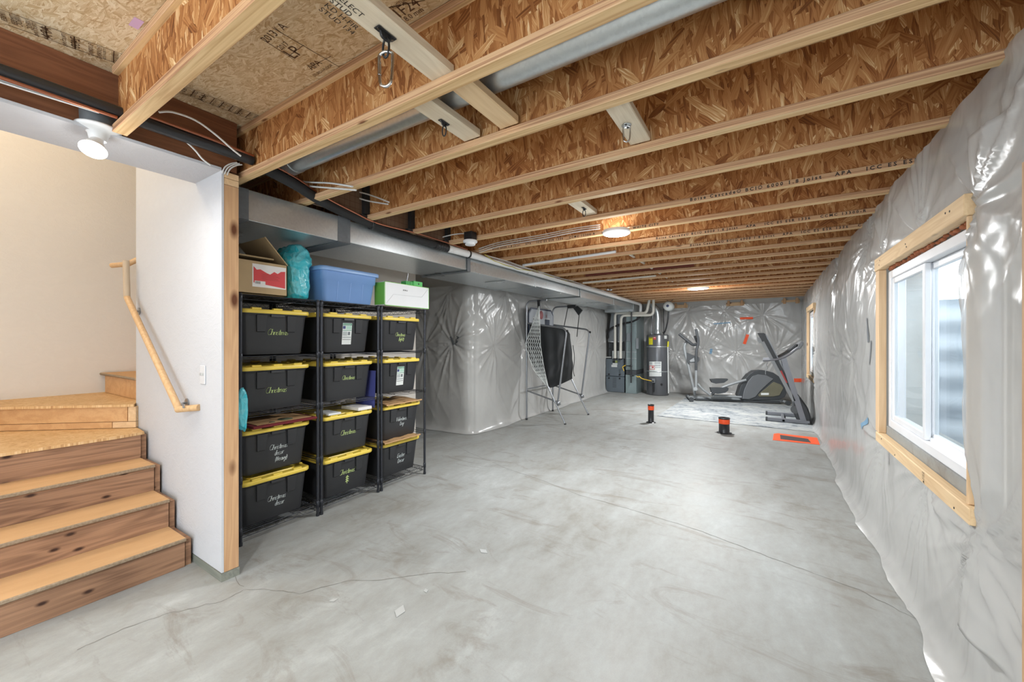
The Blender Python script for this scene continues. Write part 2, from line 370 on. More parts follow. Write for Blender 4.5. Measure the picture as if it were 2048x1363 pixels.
# walls behind the sheets
mb = MB()
W1 = (2.42, 3.92, .80, 1.995); W2 = (8.80, 10.05, .80, 2.05)     # window openings in the right wall: y0, y1, z0, z1
def wall_with_holes(mb, x0, x1, y0, y1, z0, z1, holes):
    y = y0
    for a, b, c, d in sorted(holes):
        mb.box(x0, x1, y, a, z0, z1); mb.box(x0, x1, a, b, z0, c); mb.box(x0, x1, a, b, d, z1); y = b
    mb.box(x0, x1, y, y1, z0, z1); return mb
WR = struct('wall_right', wall_with_holes(MB(), RX, RX + .2, NY, BY + .1, 0, ZC - .002, [W1, W2]), M['batt'])
M['osb_rim'] = osb('osb_rim', 'YZ', [(0., lin(112, 66, 34)), (.4, lin(160, 108, 62)), (.8, lin(198, 146, 94)), (1., lin(226, 190, 142))], .8, tilt=1.57)
struct('trim_rim', MB().box(RX + .12, RX + .2, NY, BY + .1, ZC, ZS), M['osb_rim'])
struct('wall_back', MB().box(LX - .1, RX + .1, BY, BY + .12, 0, ZS), M['batt'])
struct('wall_left', MB().box(LX - .12, LX, 5.05, BY + .1, 0, ZS), M['batt'])
struct('wall_recess', MB().box(-5.9, LX, 4.98, 5.10, 0, ZS), M['batt'])
struct('wall_recess_back', MB().box(-6.0, -5.86, PY1, 5.1, 0, ZS), M['drywall'])
struct('wall_near', wall_with_holes(MB(), 0, 0, 0, 0, 0, 0, []) and MB().box(-6.6, -2.9, NY - .1, NY, 0, ZS).box(.5, 1.0, NY - .1, NY, 0, ZS).box(-2.9, .5, NY - .1, NY, 2.3, ZS), M['drywall'])  # unseen end wall; its wide opening is added for the fill light
dr = empty('added_rear_door', (-1.2, NY - .05, 0)); dr['kind'] = 'structure'  # invented glazed doors, out of view, dressing the rear fill light
dm_ = MB()
for k in range(5): dm_.box(-2.9 + .84 * k, -2.86 + .84 * k + .02, NY - .08, NY - .02, .06, 2.24)
dm_.box(-2.9, .5, NY - .085, NY - .015, 0, .06).box(-2.9, .5, NY - .085, NY - .015, 2.24, 2.3).build('added_door_frame', M['vinyl'], dr)
MB().box(-2.88, .48, NY - .055, NY - .045, .06, 2.24).build('added_door_glass', M['glass'], dr)
# stairwell: cream wall, its return walls, ceiling high above
struct('wall_stair', MB().box(-5.70, -5.56, -2.0, 4.2, 0, 4.6), M['cream'])
struct('wall_stair_near', MB().box(-5.56, -3.2, -2.1, -2.0, 0, 4.6).box(-3.2, -3.1, -2.1, NY, 0, 4.6), M['drywall'])
struct('wall_stair_inner', MB().box(-4.50, -4.37, PY1, 4.2, 0, 4.6).box(-5.56, -4.5, 4.1, 4.2, 0, 4.6), M['cream'])
struct('ceiling_stair', MB().box(-5.7, -3.1, -2.1, 4.2, 4.6, 4.7), M['drywall'])
struct('wall_partition', MB().box(-4.37, PX - .042, PY0, PY1, .055, 2.52).box(PX - .042, PX, PY0, PY0 + .012, .055, 2.52).box(-4.37, -3.18, PY0, PY1, 2.52, 4.6), M['drywall'])
# soffit: drywall wrapped underside of the header over the stair opening
struct('trim_header', MB().box(-3.18, PX, -2.0, PY0 + .0, 2.520, 2.536).box(-3.196, -3.18, -2.0, PY0, 2.52, 4.6), M['drywall'])
struct('trim_plate', MB().box(-3.25, PX + .002, PY0 - .002, PY1 + .002, 0, .05), M['green_plate'])
bm_ = MB().box(-2.90, PX - .03, -2.0, PY1, 2.54, ZS - .002)
hb = tag(bm_.build('header_beam', M['beam']), 'dark brown header beam above the stair opening, behind the black pipe', 'beam')
# timber post at the partition end
post = empty('wall_stud', (PX - .02, (PY0 + PY1) / 2, .05), 'bare timber stud capping the end of the white partition wall', 'stud')
MB().rbox(PX - .041, PX - .001, PY0 + .013, PY1 - .001, .051, 2.44, .002).build('stud', M['lumber_z'], post)
MB().rbox(PX - .0415, PX - .001, PY0 + .013, PY1 - .001, 2.442, 2.480, .002).rbox(PX - .0415, PX - .001, PY0 + .013, PY1 - .001, 2.482, 2.519, .002).build('top_plate', M['lumber_x'], post)

# floor cracks and scraps
def ribbon(pts, w, z=.0012):
    mb = MB(); pts = [Vector((p[0], p[1], z)) for p in pts]; v = []
    for i, p in enumerate(pts):
        d = (pts[min(i + 1, len(pts) - 1)] - pts[max(i - 1, 0)]).normalized(); n = Vector((-d.y, d.x, 0)) * (w / 2 * random.uniform(.4, 1.3)); v += [p - n, p + n]
    return mb.add(v, [(2 * i, 2 * i + 1, 2 * i + 3, 2 * i + 2) for i in range(len(pts) - 1)])
M['crack'] = plain('crack_grey', (120, 118, 112), .8)  # even grey of the crack ribbons
FL = bpy.data.objects['floor']
for pix, w in (([(878, 873), (940, 905), (1010, 935), (1090, 962), (1160, 990), (1240, 1012), (1300, 1030), (1390, 1058), (1460, 1083), (1560, 1122), (1640, 1150), (1720, 1180), (1800, 1222), (1870, 1250)], .004),
               ([(150, 1300), (250, 1255), (330, 1228), (400, 1212), (450, 1200), (488, 1178), (540, 1178), (600, 1186), (700, 1160), (760, 1160), (860, 1145), (950, 1143)], .0035),
               ([(470, 1135), (474, 1160), (490, 1175)], .003)):
    pts = []
    for i in range(len(pix) - 1):
        for k in range(5):
            t = k / 5; q = on_z(pix[i][0] * (1 - t) + pix[i + 1][0] * t, pix[i][1] * (1 - t) + pix[i + 1][1] * t)
            pts.append((q.x + random.uniform(-.008, .008), q.y + random.uniform(-.008, .008)))
    ribbon(pts, w).build('crack', M['crack'], FL)
M['scrap'] = plain('paper_scrap', (178, 181, 181), .7)
for i, (x, y, s) in enumerate(((800, 1222, .05), (967, 1102, .04), (667, 1200, .025), (852, 1181, .022))):
    p = on_z(x, y); a = random.uniform(0, 3); v = [Vector((p.x + s * math.cos(a + k * 1.57) * (.6 if k % 2 else 1), p.y + s * math.sin(a + k * 1.57) * (.6 if k % 2 else 1), .002)) for k in range(4)]
    tag(MB().prism(v, (0, 0, .001)).build('paint_fleck', M['scrap']), ['larger pale tape residue square alone on the open floor', 'pale tape residue square on the floor below the shelves', 'small pale smear on the floor', 'small faint pale patch on the floor'][i] if i < 2 else ['', '', 'small pale smear on the floor, closest to the partition stud', 'faint small pale patch between the two tape residue squares'][i], 'residue')

# joists
JY = [.665, 1.282, 1.76, 2.29, 2.815, 3.34] + [3.34 + .525 * k for k in range(1, 17)]
JW = .058
def joist(i, y, x0, x1):
    o = empty('floor_joist', (0, y, ZC), ['first', 'second', 'third', 'fourth', 'fifth', 'sixth', 'seventh', 'eighth', 'ninth', 'tenth', 'eleventh', 'twelfth', 'thirteenth', 'fourteenth', 'fifteenth', 'sixteenth', 'seventeenth', 'eighteenth', 'nineteenth', 'twentieth', 'twenty-first', 'twenty-second'][i] + ' wooden ceiling joist counting from the stair lamp toward the far wall', 'joist', 'wooden ceiling joists')
    MB().box(x0, x1, y - .034, y - .024, ZC + .036, ZS - .036).build('web', M['osb_web'], o)
    MB().rbox(x0, x1, y - JW, y, ZC, ZC + .037, .003).build('bottom_flange', M['flange'], o)
    MB().rbox(x0, x1, y - JW, y, ZS - .037, ZS - .001, .003).build('top_flange', M['flange'], o)
    return o
JO = []
for i, y in enumerate(JY):
    if y > BY - .05: break
    JO.append(joist(i, y, -2.775 if y < 1.2 else (-4.36 if y < 4.2 else -5.8 if y < 4.9 else -4.05), RX + .115))
# printed lines on the flanges
def joist_text(i, txt, xpx, size=.026):
    y = JY[i] - JW; x = on_y(xpx, 300, y).x
    for grp in txt.split('   '):
        mb = MB(); text_mesh(mb, grp, size, (x, y - .0012, ZC + .008), (1, 0, 0), (0, 0, 1), space=1.55, bold=.0009)
        mb.build('printed_text', M['ink_black'], JO[i]); x = max(v[0] for v in mb.v) + .07
LINE = 'Boise Cascade® BCI® 6000 1.8 Joist   APA  ICC ES ESR 1336   CCMC 13300-R   LA RR-24999   WHITE CITY'.replace('APA  ICC', 'APA   ICC')
joist_text(5, LINE, 1380, .033)
joist_text(7, LINE, 1312, .031); joist_text(8, LINE, 1380, .033); joist_text(6, LINE[15:], 985, .029)
joist_text(5, LINE, 1990, .03) if False else None
joist_text(4, 'BCI 6000 1.8 Joist   APA  ICC ES ESR 1336   CCMC 13300-R   LA RR-24999   WHITE CITY', 985, .026) if False else None
# ---------------------------------------------------------------- plastic sheeting
rng = np.random.RandomState(11)
def vnoise(u, v, seed=0):
    r = np.random.RandomState(seed); T = r.rand(128, 128)
    iu, iv = np.floor(u).astype(int), np.floor(v).astype(int); fu, fv = u - iu, v - iv
    fu, fv = fu * fu * (3 - 2 * fu), fv * fv * (3 - 2 * fv); a, b, c, d = iu % 128, (iu + 1) % 128, iv % 128, (iv + 1) % 128
    return (T[a, c] * (1 - fu) + T[b, c] * fu) * (1 - fv) + (T[a, d] * (1 - fu) + T[b, d] * fu) * fv
def wrinkles(U, V, anchors, seed, amp=1.0, drape=1.0):
    """height of a loosely stapled sheet: pillows between staples, pleats radiating from them, hanging folds, creases"""
    r = np.random.RandomState(seed); H = np.zeros_like(U); dmin = np.full_like(U, 9.)
    wu = U + .10 * (vnoise(U * 2, V * 2, seed + 1) - .5); wv = V + .10 * (vnoise(U * 2, V * 2, seed + 2) - .5)
    for (a, b, *k) in anchors:
        k = k[0] if k else 1.
        du, dv = wu - a, wv - b; R = np.hypot(du, dv) + 1e-4; th = np.arctan2(dv, du); dmin = np.minimum(dmin, np.hypot(U - a, V - b))
        n = r.randint(5, 8); ph = r.rand(3) * 6.28
        w = th + .25 * np.sin(2 * th + ph[1]) + .12 * np.sin(5 * th + ph[2])
        pl = (1 - np.abs(np.sin(n * w + ph[0]))) ** 1.5 + .4 * (1 - np.abs(np.sin((n * 1.7) * w + ph[2]))) ** 1.8
        H += k * .034 * pl * np.exp(-R / .42) * (1 - np.exp(-R / .06)) * (.45 + 1.1 * vnoise(th * 3 + 9 + 0 * R, R * 3, seed + 7))
    H += .045 * (1 - np.exp(-(dmin / .28) ** 2))
    f = wu * 5.5 + 1.6 * vnoise(U * 1.3, V * .6, seed + 3); H += drape * .007 * (1 - np.abs(np.sin(f))) ** 1.6 * vnoise(U * .9, V * 1.1, seed + 4)
    g = (wu * .8 + wv * .6) * 9 + 3 * vnoise(U * 1.5, V * 1.5, seed + 5); H += .008 * (1 - np.abs(np.sin(g))) ** 3 * vnoise(U * 2, V * 2, seed + 6)
    for k, (s1, am) in enumerate(((1.9, .030), (4.3, .016), (9., .006))):
        nz = vnoise(U * s1 + 3 + .6 * V, V * s1 * .7 + .4 * U, seed + 20 + k); H += am * nz
    return H * amp
def sheet(name, P0, du, dv, nrm, Wd, Ht, res, anchors, seed, off, mat, label, holes=(), amp=1., drape=1., hem=True, lean=None, path=None):
    nu, nv = int(Wd / res) + 1, int(Ht / res) + 1
    u = np.linspace(0, Wd, nu); v = np.linspace(0, Ht, nv); U, V = np.meshgrid(u, v, indexing='ij')
    H = off + wrinkles(U, V, anchors, seed, amp, drape)
    if hem: H += .07 * np.exp(-V / .05) * (.5 + vnoise(U * 2.5, V * 0, seed + 9)); V2 = V + .004 * np.exp(-V / .02)
    else: V2 = V
    if lean is not None: H = H + lean(U, V)
    P = np.zeros(U.shape + (3,)); P0, a, b, n = map(np.array, (P0, du, dv, nrm))
    if path is None: P[:] = P0; P = P + U[..., None] * a + V2[..., None] * b + H[..., None] * n
    else:
        x, y, nx, ny = path(U); P[..., 0] = x + nx * H; P[..., 1] = y + ny * H; P[..., 2] = V2 + .003
    me = bpy.data.meshes.new(name); idx = np.arange(nu * nv).reshape(nu, nv)
    q = np.stack([idx[:-1, :-1], idx[1:, :-1], idx[1:, 1:], idx[:-1, 1:]], -1)
    keep = np.ones((nu - 1, nv - 1), bool); cu = (u[:-1] + u[1:]) / 2; cv = (v[:-1] + v[1:]) / 2
    for (a0, a1, b0, b1) in holes: keep &= ~((cu[:, None] > a0) & (cu[:, None] < a1) & (cv[None] > b0) & (cv[None] < b1))
    q = q[keep]; me.vertices.add(nu * nv); me.vertices.foreach_set('co', P.reshape(-1))
    me.loops.add(q.size); me.loops.foreach_set('vertex_index', q.reshape(-1)); me.polygons.add(len(q)); me.polygons.foreach_set('loop_start', np.arange(len(q)) * 4)
    me.update(calc_edges=True); me.polygons.foreach_set('use_smooth', [True] * len(q)); me.materials.append(mat)
    o = bpy.data.objects.new(name, me); COL.objects.link(o)
    return tag(o, label, 'plastic sheeting')
# right wall: u runs along +Y from NY, v up
an = [(y - .9, z) for y, z in ((2.28, .70), (2.30, 2.06), (4.02, 2.12), (4.02, .70), (3.1, .73), (3.2, 2.12))]
an += [(5.2, 1.25), (6.4, .9), (7.6, 1.35), (8.72 - .9, .75), (10.15 - .9, .7), (8.72 - .9, 2.1), (10.15 - .9, 2.1), (5.6, 2.35), (7.2, 2.3), (3.7, 2.35), (4.4, 1.3), (.4, 1.2), (.9, 2.3), (.7, .35), (10.6, 1.2)]
RS = sheet('plastic_sheet', (RX - .004, .9, 0.003), (0, 1, 0), (0, 0, 1), (-1, 0, 0), 11.13, 2.55, .016, an, 5, .012, M['sheet'],
    'long clear plastic vapor barrier with two window openings, hanging on the window wall',
    holes=[(W1[0] - .91, W1[1] - .82, W1[2] - .05, W1[3] + .07), (W2[0] - .93, W2[1] - .82, W2[2] - .05, W2[3] + .07)], amp=.8,
    lean=lambda U, V: .05 * np.exp(-((U - 3.6) / 1.1) ** 2) * np.exp(-V / .8) + .04 * np.exp(-((U - 7.3) / 1.6) ** 2) * np.exp(-((V - 1.2) / .9) ** 2) - .03 * np.clip((V - 2.2) / .35, 0, 1) + .055 * np.exp(-((U - 1.40) / .13) ** 2) * (V > .3) * (V < 2.3))
# far wall
an = [(.9, 1.1), (1.75, 1.15, 1.4), (2.5, 1.2, 1.3), (3.3, 1.2), (2.05, 2.32, 1.2), (3.0, 2.30, 1.2), (3.9, 2.1), (1.2, 2.3), (4.2, 1.2), (1.55, .65), (.4, 2.3)]
FS = sheet('plastic_sheet', (LX, BY - .004, .003), (1, 0, 0), (0, 0, 1), (0, -1, 0), RX - LX - .07, 2.42, .018, an, 31, .02, M['sheet'],
      'crinkled clear plastic vapor barrier on the far wall behind the exercise machines', drape=2.2, amp=1.1)
# foundation wall beside the ball game, wrapping round the jog beside the shelves
Rc = .10; L1 = 5.6 + LX + .004 - Rc; yw, xw = 4.972, LX + .008
def jog(U):
    arc = Rc * math.pi / 2; x = np.where(U < L1, -5.6 + U, 0.); y = np.full_like(U, yw); nx = np.zeros_like(U); ny = -np.ones_like(U)
    m = (U >= L1) & (U < L1 + arc); th = (U - L1) / Rc
    x = np.where(m, xw - Rc + Rc * np.sin(th), x); y = np.where(m, yw + Rc - Rc * np.cos(th), y); nx = np.where(m, np.sin(th), nx); ny = np.where(m, -np.cos(th), ny)
    k = U >= L1 + arc; x = np.where(k, xw, x); y = np.where(k, yw + Rc + (U - L1 - arc), y); nx = np.where(k, 1., nx); ny = np.where(k, 0., ny); return x, y, nx, ny
an = [(L1 - .26, 1.44, 1.6), (.75, 1.40, 1.3), (L1 - .3, 2.3), (.4, 2.2)] + [(L1 + .1 + a, b, c) for a, b, c in ((.52, 1.40, 1.6), (1.55, 1.36, 1.3), (2.7, 1.3, 1), (4.0, 1.35, 1), (5.2, 1.3, 1), (.9, 2.3, 1), (2.2, 2.3, 1), (3.5, 2.3, 1), (5.0, 2.3, 1))]
LS = sheet('plastic_sheet', (0, 0, 0), (0, 1, 0), (0, 0, 1), (1, 0, 0), L1 + .157 + 5.95, 2.36, .017, an, 47, .012, M['sheet'],
      'clear plastic vapor barrier wrapping the wall corner behind the basketball game and shelves', path=jog, amp=.8)
# small fixings on the sheets
from mathutils.bvhtree import BVHTree
def bvh(o): me = o.data; return BVHTree.FromPolygons([v.co for v in me.vertices], [tuple(p.vertices) for p in me.polygons])
TR_ = {id(o): bvh(o) for o in (RS, FS, LS)}
def patch(mat, px, py, so, w, h, ang, label, cat='tape'):
    """a piece of tape laid onto a sheet, following its folds"""
    T = TR_[id(so)]; o0 = Vector((0, 0, EYE)); hit = T.ray_cast(o0, ray(px, py)); c = hit[0]
    nn = {id(RS): Vector((-1, 0, 0)), id(FS): Vector((0, -1, 0)), id(LS): Vector((0, -1, 0))}[id(so)]; up = Vector((0, 0, 1)); r = up.cross(nn); a = math.radians(ang)
    x = r * math.cos(a) + up * math.sin(a); y = nn.cross(x); P = []
    for i in range(15):
        row = []
        for j in range(5):
            q = c + x * (i / 14 - .5) * w + y * (j / 4 - .5) * h * (1 + .06 * math.sin(i * 2.1)); g = T.ray_cast(q + nn * .3, -nn)
            row.append(tuple((g[0] if g[0] else q) + nn * .004))
        P.append(row)
    return tag(MB().grid(np.array(P)).build('tape_strip', mat), label, cat)
patch(M['orange'], 1493, 636, FS, .29, .055, 0, 'orange tape strip stuck level, high on the far wall sheet')
patch(M['orange'], 1492, 678, FS, .26, .07, 72, 'orange tape strip stuck upright below the level one on the far wall')
patch(M['orange'], 1599, 760, FS, .22, .09, 3, 'orange tape strip low on the far wall beside the treadmill')
patch(M['blue_tape'], 1444, 646, FS, .40, .03, 4, 'faded blue tape strip high on the far wall sheet')
patch(M['blue_tape'], 1422, 702, FS, .14, .06, 80, 'faded blue tape patch on the far wall near the elliptical handles')
patch(M['mastic'], 1736, 660, RS, .035, .20, 4, 'grey tape strip on the sheet beside the larger window, upper of two')
patch(M['mastic'], 1742, 705, RS, .03, .19, -3, 'grey tape strip on the sheet beside the larger window, lower of two')
patch(M['blue_tape'], 1730, 846, RS, .26, .05, 22, 'blue tape strip on the sheet by the bottom corner of the larger window')
patch(M['mastic'], 1779, 914, RS, .03, .12, -12, 'small grey tape tab hanging below the larger window sill board')
patch(M['mastic'], 905, 681, LS, .05, .15, 25, 'left leaning grey tape tab of the pair on the wall sheet beside the shelving')
patch(M['mastic'], 913, 681, LS, .05, .15, -25, 'right leaning grey tape tab of the pair on the wall sheet beside the shelving')

# ---------------------------------------------------------------- windows
def window(n, w, lbl):
    y0, y1, z0, z1 = w; o = empty('window_%d' % n, (RX, (y0 + y1) / 2, z0)); o['kind'] = 'structure'; o['label'] = lbl; o['category'] = 'window'
    f = MB(); xi, xo = RX - .052, RX + .03; t = .055
    ya, yb, za, zb = y0 + .012, y1 - .012, z0 + .058, z1 - .02
    f.rbox(xi, xo, ya + t, yb - t, za, za + t); f.rbox(xi, xo, ya + t, yb - t, zb - t, zb)
    f.rbox(xi, xo, ya, ya + t, za, zb); f.rbox(xi, xo, yb - t, yb, za, zb)
    f.box(xi + .03, xo, ya + t, yb - t, za + t, za + t + .02)
    f.build('window_frame', M['vinyl'], o)
    ym = (y0 + y1) / 2 + .02
    for (a, b, dx) in ((ya + t + .001, ym + .02, .042), (ym - .03, yb - t - .001, .008)):
        s = MB(); zz0, zz1 = za + t + .001, zb - t - .001; q = .038; X0 = xi + dx; X1 = X0 + .028
        s.rbox(X0, X1, a + q, b - q, zz0, zz0 + q); s.rbox(X0, X1, a + q, b - q, zz1 - q, zz1); s.rbox(X0, X1, a, a + q, zz0, zz1); s.rbox(X0, X1, b - q, b, zz0, zz1)
        so = s.build('sash', M['vinyl'], o)
        MB().box(X0 + .010, X0 + .016, a + q, b - q, zz0 + q, zz1 - q).build('pane', M['glass'], so)
    MB().box(RX - .06, RX + .19, y0 + .001, y1 - .001, z0 - .02, z0 + .058).build('concrete_sill', M['concrete'], o)
    return o
window(1, W1, 'larger white sliding window nearest the viewer, with a pale window well outside')
window(2, W2, 'far white sliding window seen edge-on beside the treadmill')
def boards(w, lbl, far):
    y0, y1, z0, z1 = w; x0 = RX - .11
    tag(MB().rbox(x0, x0 + .048, y0 - .07, y1 + .06, z0 - .068, z0, .003).build('window_buck_sill', M['lumber_y']), 'pine sill board along the bottom of the ' + lbl, 'board')
    tag(MB().rbox(x0, x0 + .05, y0 - .02, y1 + .10, z1 + .001, z1 + .092, .003).build('window_buck_head', M['lumber_y']), 'pine header board across the top of the ' + lbl, 'board')
    tag(MB().rbox(x0 + .006, x0 + .05, y1 + .001, y1 + .095, z0 + .001, z1, .003).build('window_buck_jamb', M['jamb']), 'upright pine jamb board at the far side of the ' + lbl, 'board')
    tag(MB().rbox(x0 + .012, x0 + .05, y0 - .018, y0 - .001, z0 + .001, z1, .003).build('window_buck_jamb', M['jamb']), 'upright pine jamb board at the near side of the ' + lbl, 'board')
boards(W1, 'larger window', True)
for (yy, dz) in ((2.55, .06), (2.60, .065), (3.2, .03), (3.22, .05), (3.85, .06), (3.87, .03)): MB().cyl((RX - .1095, yy, W1[3] + dz), (RX - .1115, yy, W1[3] + dz), .005, n=8).build('nail_head', M['black'], bpy.data.objects['window_buck_head'])
for (yy, dz) in ((2.50, -.05), (2.9, -.055), (3.45, -.05), (3.8, -.02)): MB().cyl((RX - .1095, yy, W1[2] + dz), (RX - .1115, yy, W1[2] + dz), .005, n=8).build('nail_head', M['black'], bpy.data.objects['window_buck_sill'])
boards(W2, 'far window', False)
SB = bpy.data.objects['window_buck_sill']
mb = MB(); text_mesh(mb, 'KD-HT\nS-P-F', .020, (RX - .1115, 2.90, .795), (0, 0, -1), (0, -1, 0)); mb.build('grade_stamp', M['ink_black'], SB)
M['foam'] = plain('orange_spray_foam', (176, 104, 66), .9, var=.3, nscale=60)
fm = MB()
for k in range(34):
    y = W1[0] + .02 + k * .043; fm.sphere((RX - .055 + random.uniform(-.008, .012), y, W1[3] - .008 + random.uniform(-.004, .004)), random.uniform(.010, .017), 8, (1, 1.6, .8))
fm.build('spray_foam', M['foam'], bpy.data.objects['window_1'])
# window wells outside: corrugated steel half rounds against the earth
M['well'] = plain('galvanized_well', (196, 204, 212), .55, .1)
M['snow'] = plain('pale_gravel', (226, 230, 234), .8)
def well(n, w, lbl):
    yc = (w[0] + w[1]) / 2; hw = (w[1] - w[0]) / 2 + .22; P = []
    for j in range(40):
        z = w[2] - .35 + j * .034; c = .018 * math.sin(j * 1.05); row = []
        for k in range(33):
            a = math.pi * k / 32; row.append((RX + .2 + (.95 + c) * math.sin(a) ** .7, yc - (hw + c) * math.cos(a), z))
        P.append(row)
    o = tag(MB().grid(P).build('window_well', M['well']), lbl, 'window well'); 
    MB().box(RX + .2, RX + 1.2, yc - hw, yc + hw, w[2] - .40, w[2] - .33).build('gravel', M['snow'], o)
well(1, W1, 'corrugated steel window well outside the larger window'); well(2, W2, 'corrugated steel window well outside the far window')

# ---------------------------------------------------------------- staircase
st = empty('staircase', (-4.3, 0, 0), 'open basement staircase with cedar risers and chipboard treads turning at the top', 'staircase')
Y0s, Y1s = -1.9, 1.05
RXs = [-3.205, -3.485, -3.765, -4.05]     # riser planes
Zs = [.193, .386, .579, .772, .965, 1.16]
for k in range(3):
    x = RXs[k]; MB().rbox(x - .019, x, Y0s, Y1s - .003, (0 if k == 0 else Zs[k - 1]) + .001, Zs[k] - .024, .001).build('riser', M['riser_wood'], st)
    MB().rbox(RXs[k + 1] - .02, x + .022, Y0s, Y1s + .0, Zs[k] - .023, Zs[k], .005).build('tread', M['chip_tread'], st)
MB().box(-4.069, -4.05, Y0s, Y1s - .003, Zs[2] + .001, Zs[3] - .02).build('riser', M['riser_wood'], st)
# winders pivot about the partition end
pv = (-4.27, 1.06)
MB().prism([(-4.03, Y0s, Zs[3] - .019), (-4.03, .9, Zs[3] - .019), (-4.06, 1.07, Zs[3] - .019), (-4.40, 1.10, Zs[3] - .019), (-5.56, 1.10, Zs[3] - .019), (-5.56, Y0s, Zs[3] - .019)], (0, 0, .019)).build('tread', M['osb_tread'], st)
d5 = Vector((-4.97 + 4.285, .466 - 1.055, 0)).normalized(); a5 = Vector((-4.285, 1.065, 0)); b5 = a5 + d5 * 1.62
n5 = Vector((-d5.y, d5.x, 0)); n5 = n5 if n5.x > 0 else -n5
# riser 5: header board, packing strip, end blocks
def slab(p, q, n, t, z0, z1, mb=None): return (mb or MB()).hexa([(p + Vector((0, 0, z0))), (q + Vector((0, 0, z0))), (q - n * t + Vector((0, 0, z0))), (p - n * t + Vector((0, 0, z0))), (p + Vector((0, 0, z1))), (q + Vector((0, 0, z1))), (q - n * t + Vector((0, 0, z1))), (p - n * t + Vector((0, 0, z1)))])
e5 = a5 - n5 * .02
slab(e5 + d5 * .06, e5 + d5 * 1.6, n5, .035, Zs[3] + .055, Zs[4] - .022).build('riser', M['riser_pine'], st)
slab(e5 + d5 * .17, e5 + d5 * 1.6, n5, .035, Zs[3] + .004, Zs[3] + .051).build('packing_strip', M['riser_pine'], st)
slab(e5, e5 + d5 * .055, n5, .05, Zs[3] + .055, Zs[4] - .022).build('end_block', M['lumber_x'], st)
slab(e5, e5 + d5 * .165, n5, .05, Zs[3] + .004, Zs[3] + .051).build('end_block', M['lumber_x'], st)
MB().prism([Vector((a5.x, a5.y, Zs[4] - .02)), Vector((-4.375, 1.10, Zs[4] - .02)), Vector((-4.51, 1.2, Zs[4] - .02)), Vector((-5.56, 1.2, Zs[4] - .02)), Vector((-5.56, -.05, Zs[4] - .02)), Vector((b5.x, b5.y, Zs[4] - .02)) if b5.x > -5.56 else a5 + d5 * 1.62 * .0 + Vector(((-5.56 - a5.x), d5.y / d5.x * (-5.56 - a5.x), Zs[4] - .02))], (0, 0, .02)).build('tread', M['osb_tread'], st)
# upper flight along +Y
for k in range(5):
    y = 1.155 + .27 * k; z = 1.16 + .193 * k
    MB().rbox(-5.50 if k == 0 else -5.55, -4.51, y, y + .019, z - .193 + .001, z - .024, .001).build('riser', M['riser_pine'], st)
    MB().rbox(-5.555, -4.505, y - .03, y + .29, z - .023, z, .008).build('tread', M['chip_tread'], st)
# outer support of the flight along the partition, rough stringer edge
MB().prism([(-3.22, 1.054, .0), (-3.22, 1.054, .17), (-3.50, 1.054, .17), (-3.50, 1.054, .36), (-3.78, 1.054, .36), (-3.78, 1.054, .56), (-4.07, 1.054, .56), (-4.07, 1.054, .75), (-4.5, 1.054, .75), (-4.5, 1.054, 0)], (0, .03, 0)).build('stringer', M['riser_wood'], st)

# handrails
hr = empty('handrail', (-3.2, 1.0, .9), 'round wooden stair handrail with mitred ends on the white partition wall', 'handrail')
yr = 1.03
A = on_y(393, 815, yr + .05); A.y = yr + .065; B = on_y(358, 818, yr); C = on_y(254, 594, yr); D = on_y(252, 521, yr)
MB().cyl(A, B + (B - A).normalized() * .012, .021, n=18).build('mitred_return', M['rail'], hr)
MB().tube([B, C], .021, 18).build('rail', M['rail'], hr)
MB().tube([C, D], .021, 18).sphere(C, .021, 16).build('rail', M['rail'], hr)
M['rail_grey'] = wood('handrail_weathered', 'Z', (170, 150, 128), (196, 176, 150), kn=0, rough=.5)
hr.children[-1].data.materials[0] = M['rail_grey']
for (x, y) in ((374, 805), (278, 622)):
    p = on_y(x, y, PY0 - .004); q = on_y(x - 7, y + 4, yr)
    MB().cyl((p.x, PY0 - .001, p.z), (p.x, PY0 - .008, p.z), .03, n=18).tube([(p.x, PY0, p.z), (p.x, PY0 - .03, p.z), (q.x, yr + .0, q.z - .016)], .006).build('bracket', M['steel'], hr)
h2 = empty('handrail', (-5.4, 1.0, 1.9), 'short upper wooden handrail on the cream stairwell wall, mostly hidden', 'handrail')
a = on_x(236, 527, -4.62); 
MB().tube([(-4.62 - .08, a.y - .02, a.z - .01), (-4.62 + .05, a.y + .05, a.z), (-4.59, a.y + .4, a.z + .28)], .021, 16).build('rail', M['rail'], h2)
MB().tube([(-4.50, a.y + .22, a.z + .08), (-4.58, a.y + .22, a.z + .10)], .007).build('bracket', M['steel'], h2)
# switch
M['switch'] = plain('switch_white', (206, 208, 212), .35); M['toggle'] = plain('toggle_ivory', (188, 188, 186), .4)
p = on_y(407, 749, PY0); sw = empty('light_switch', (p.x, PY0, p.z), 'white double light switch plate on the partition wall', 'light switch')
MB().rbox(p.x - .037, p.x + .037, PY0 - .007, PY0 - .0005, p.z - .061, p.z + .061, .004).build('switch_plate', M['switch'], sw)
for s in (-.014, .014): MB().rbox(p.x + s - .004, p.x + s + .004, PY0 - .018, PY0 - .006, p.z - .004, p.z + .012, .002).build('toggle', M['toggle'], sw)

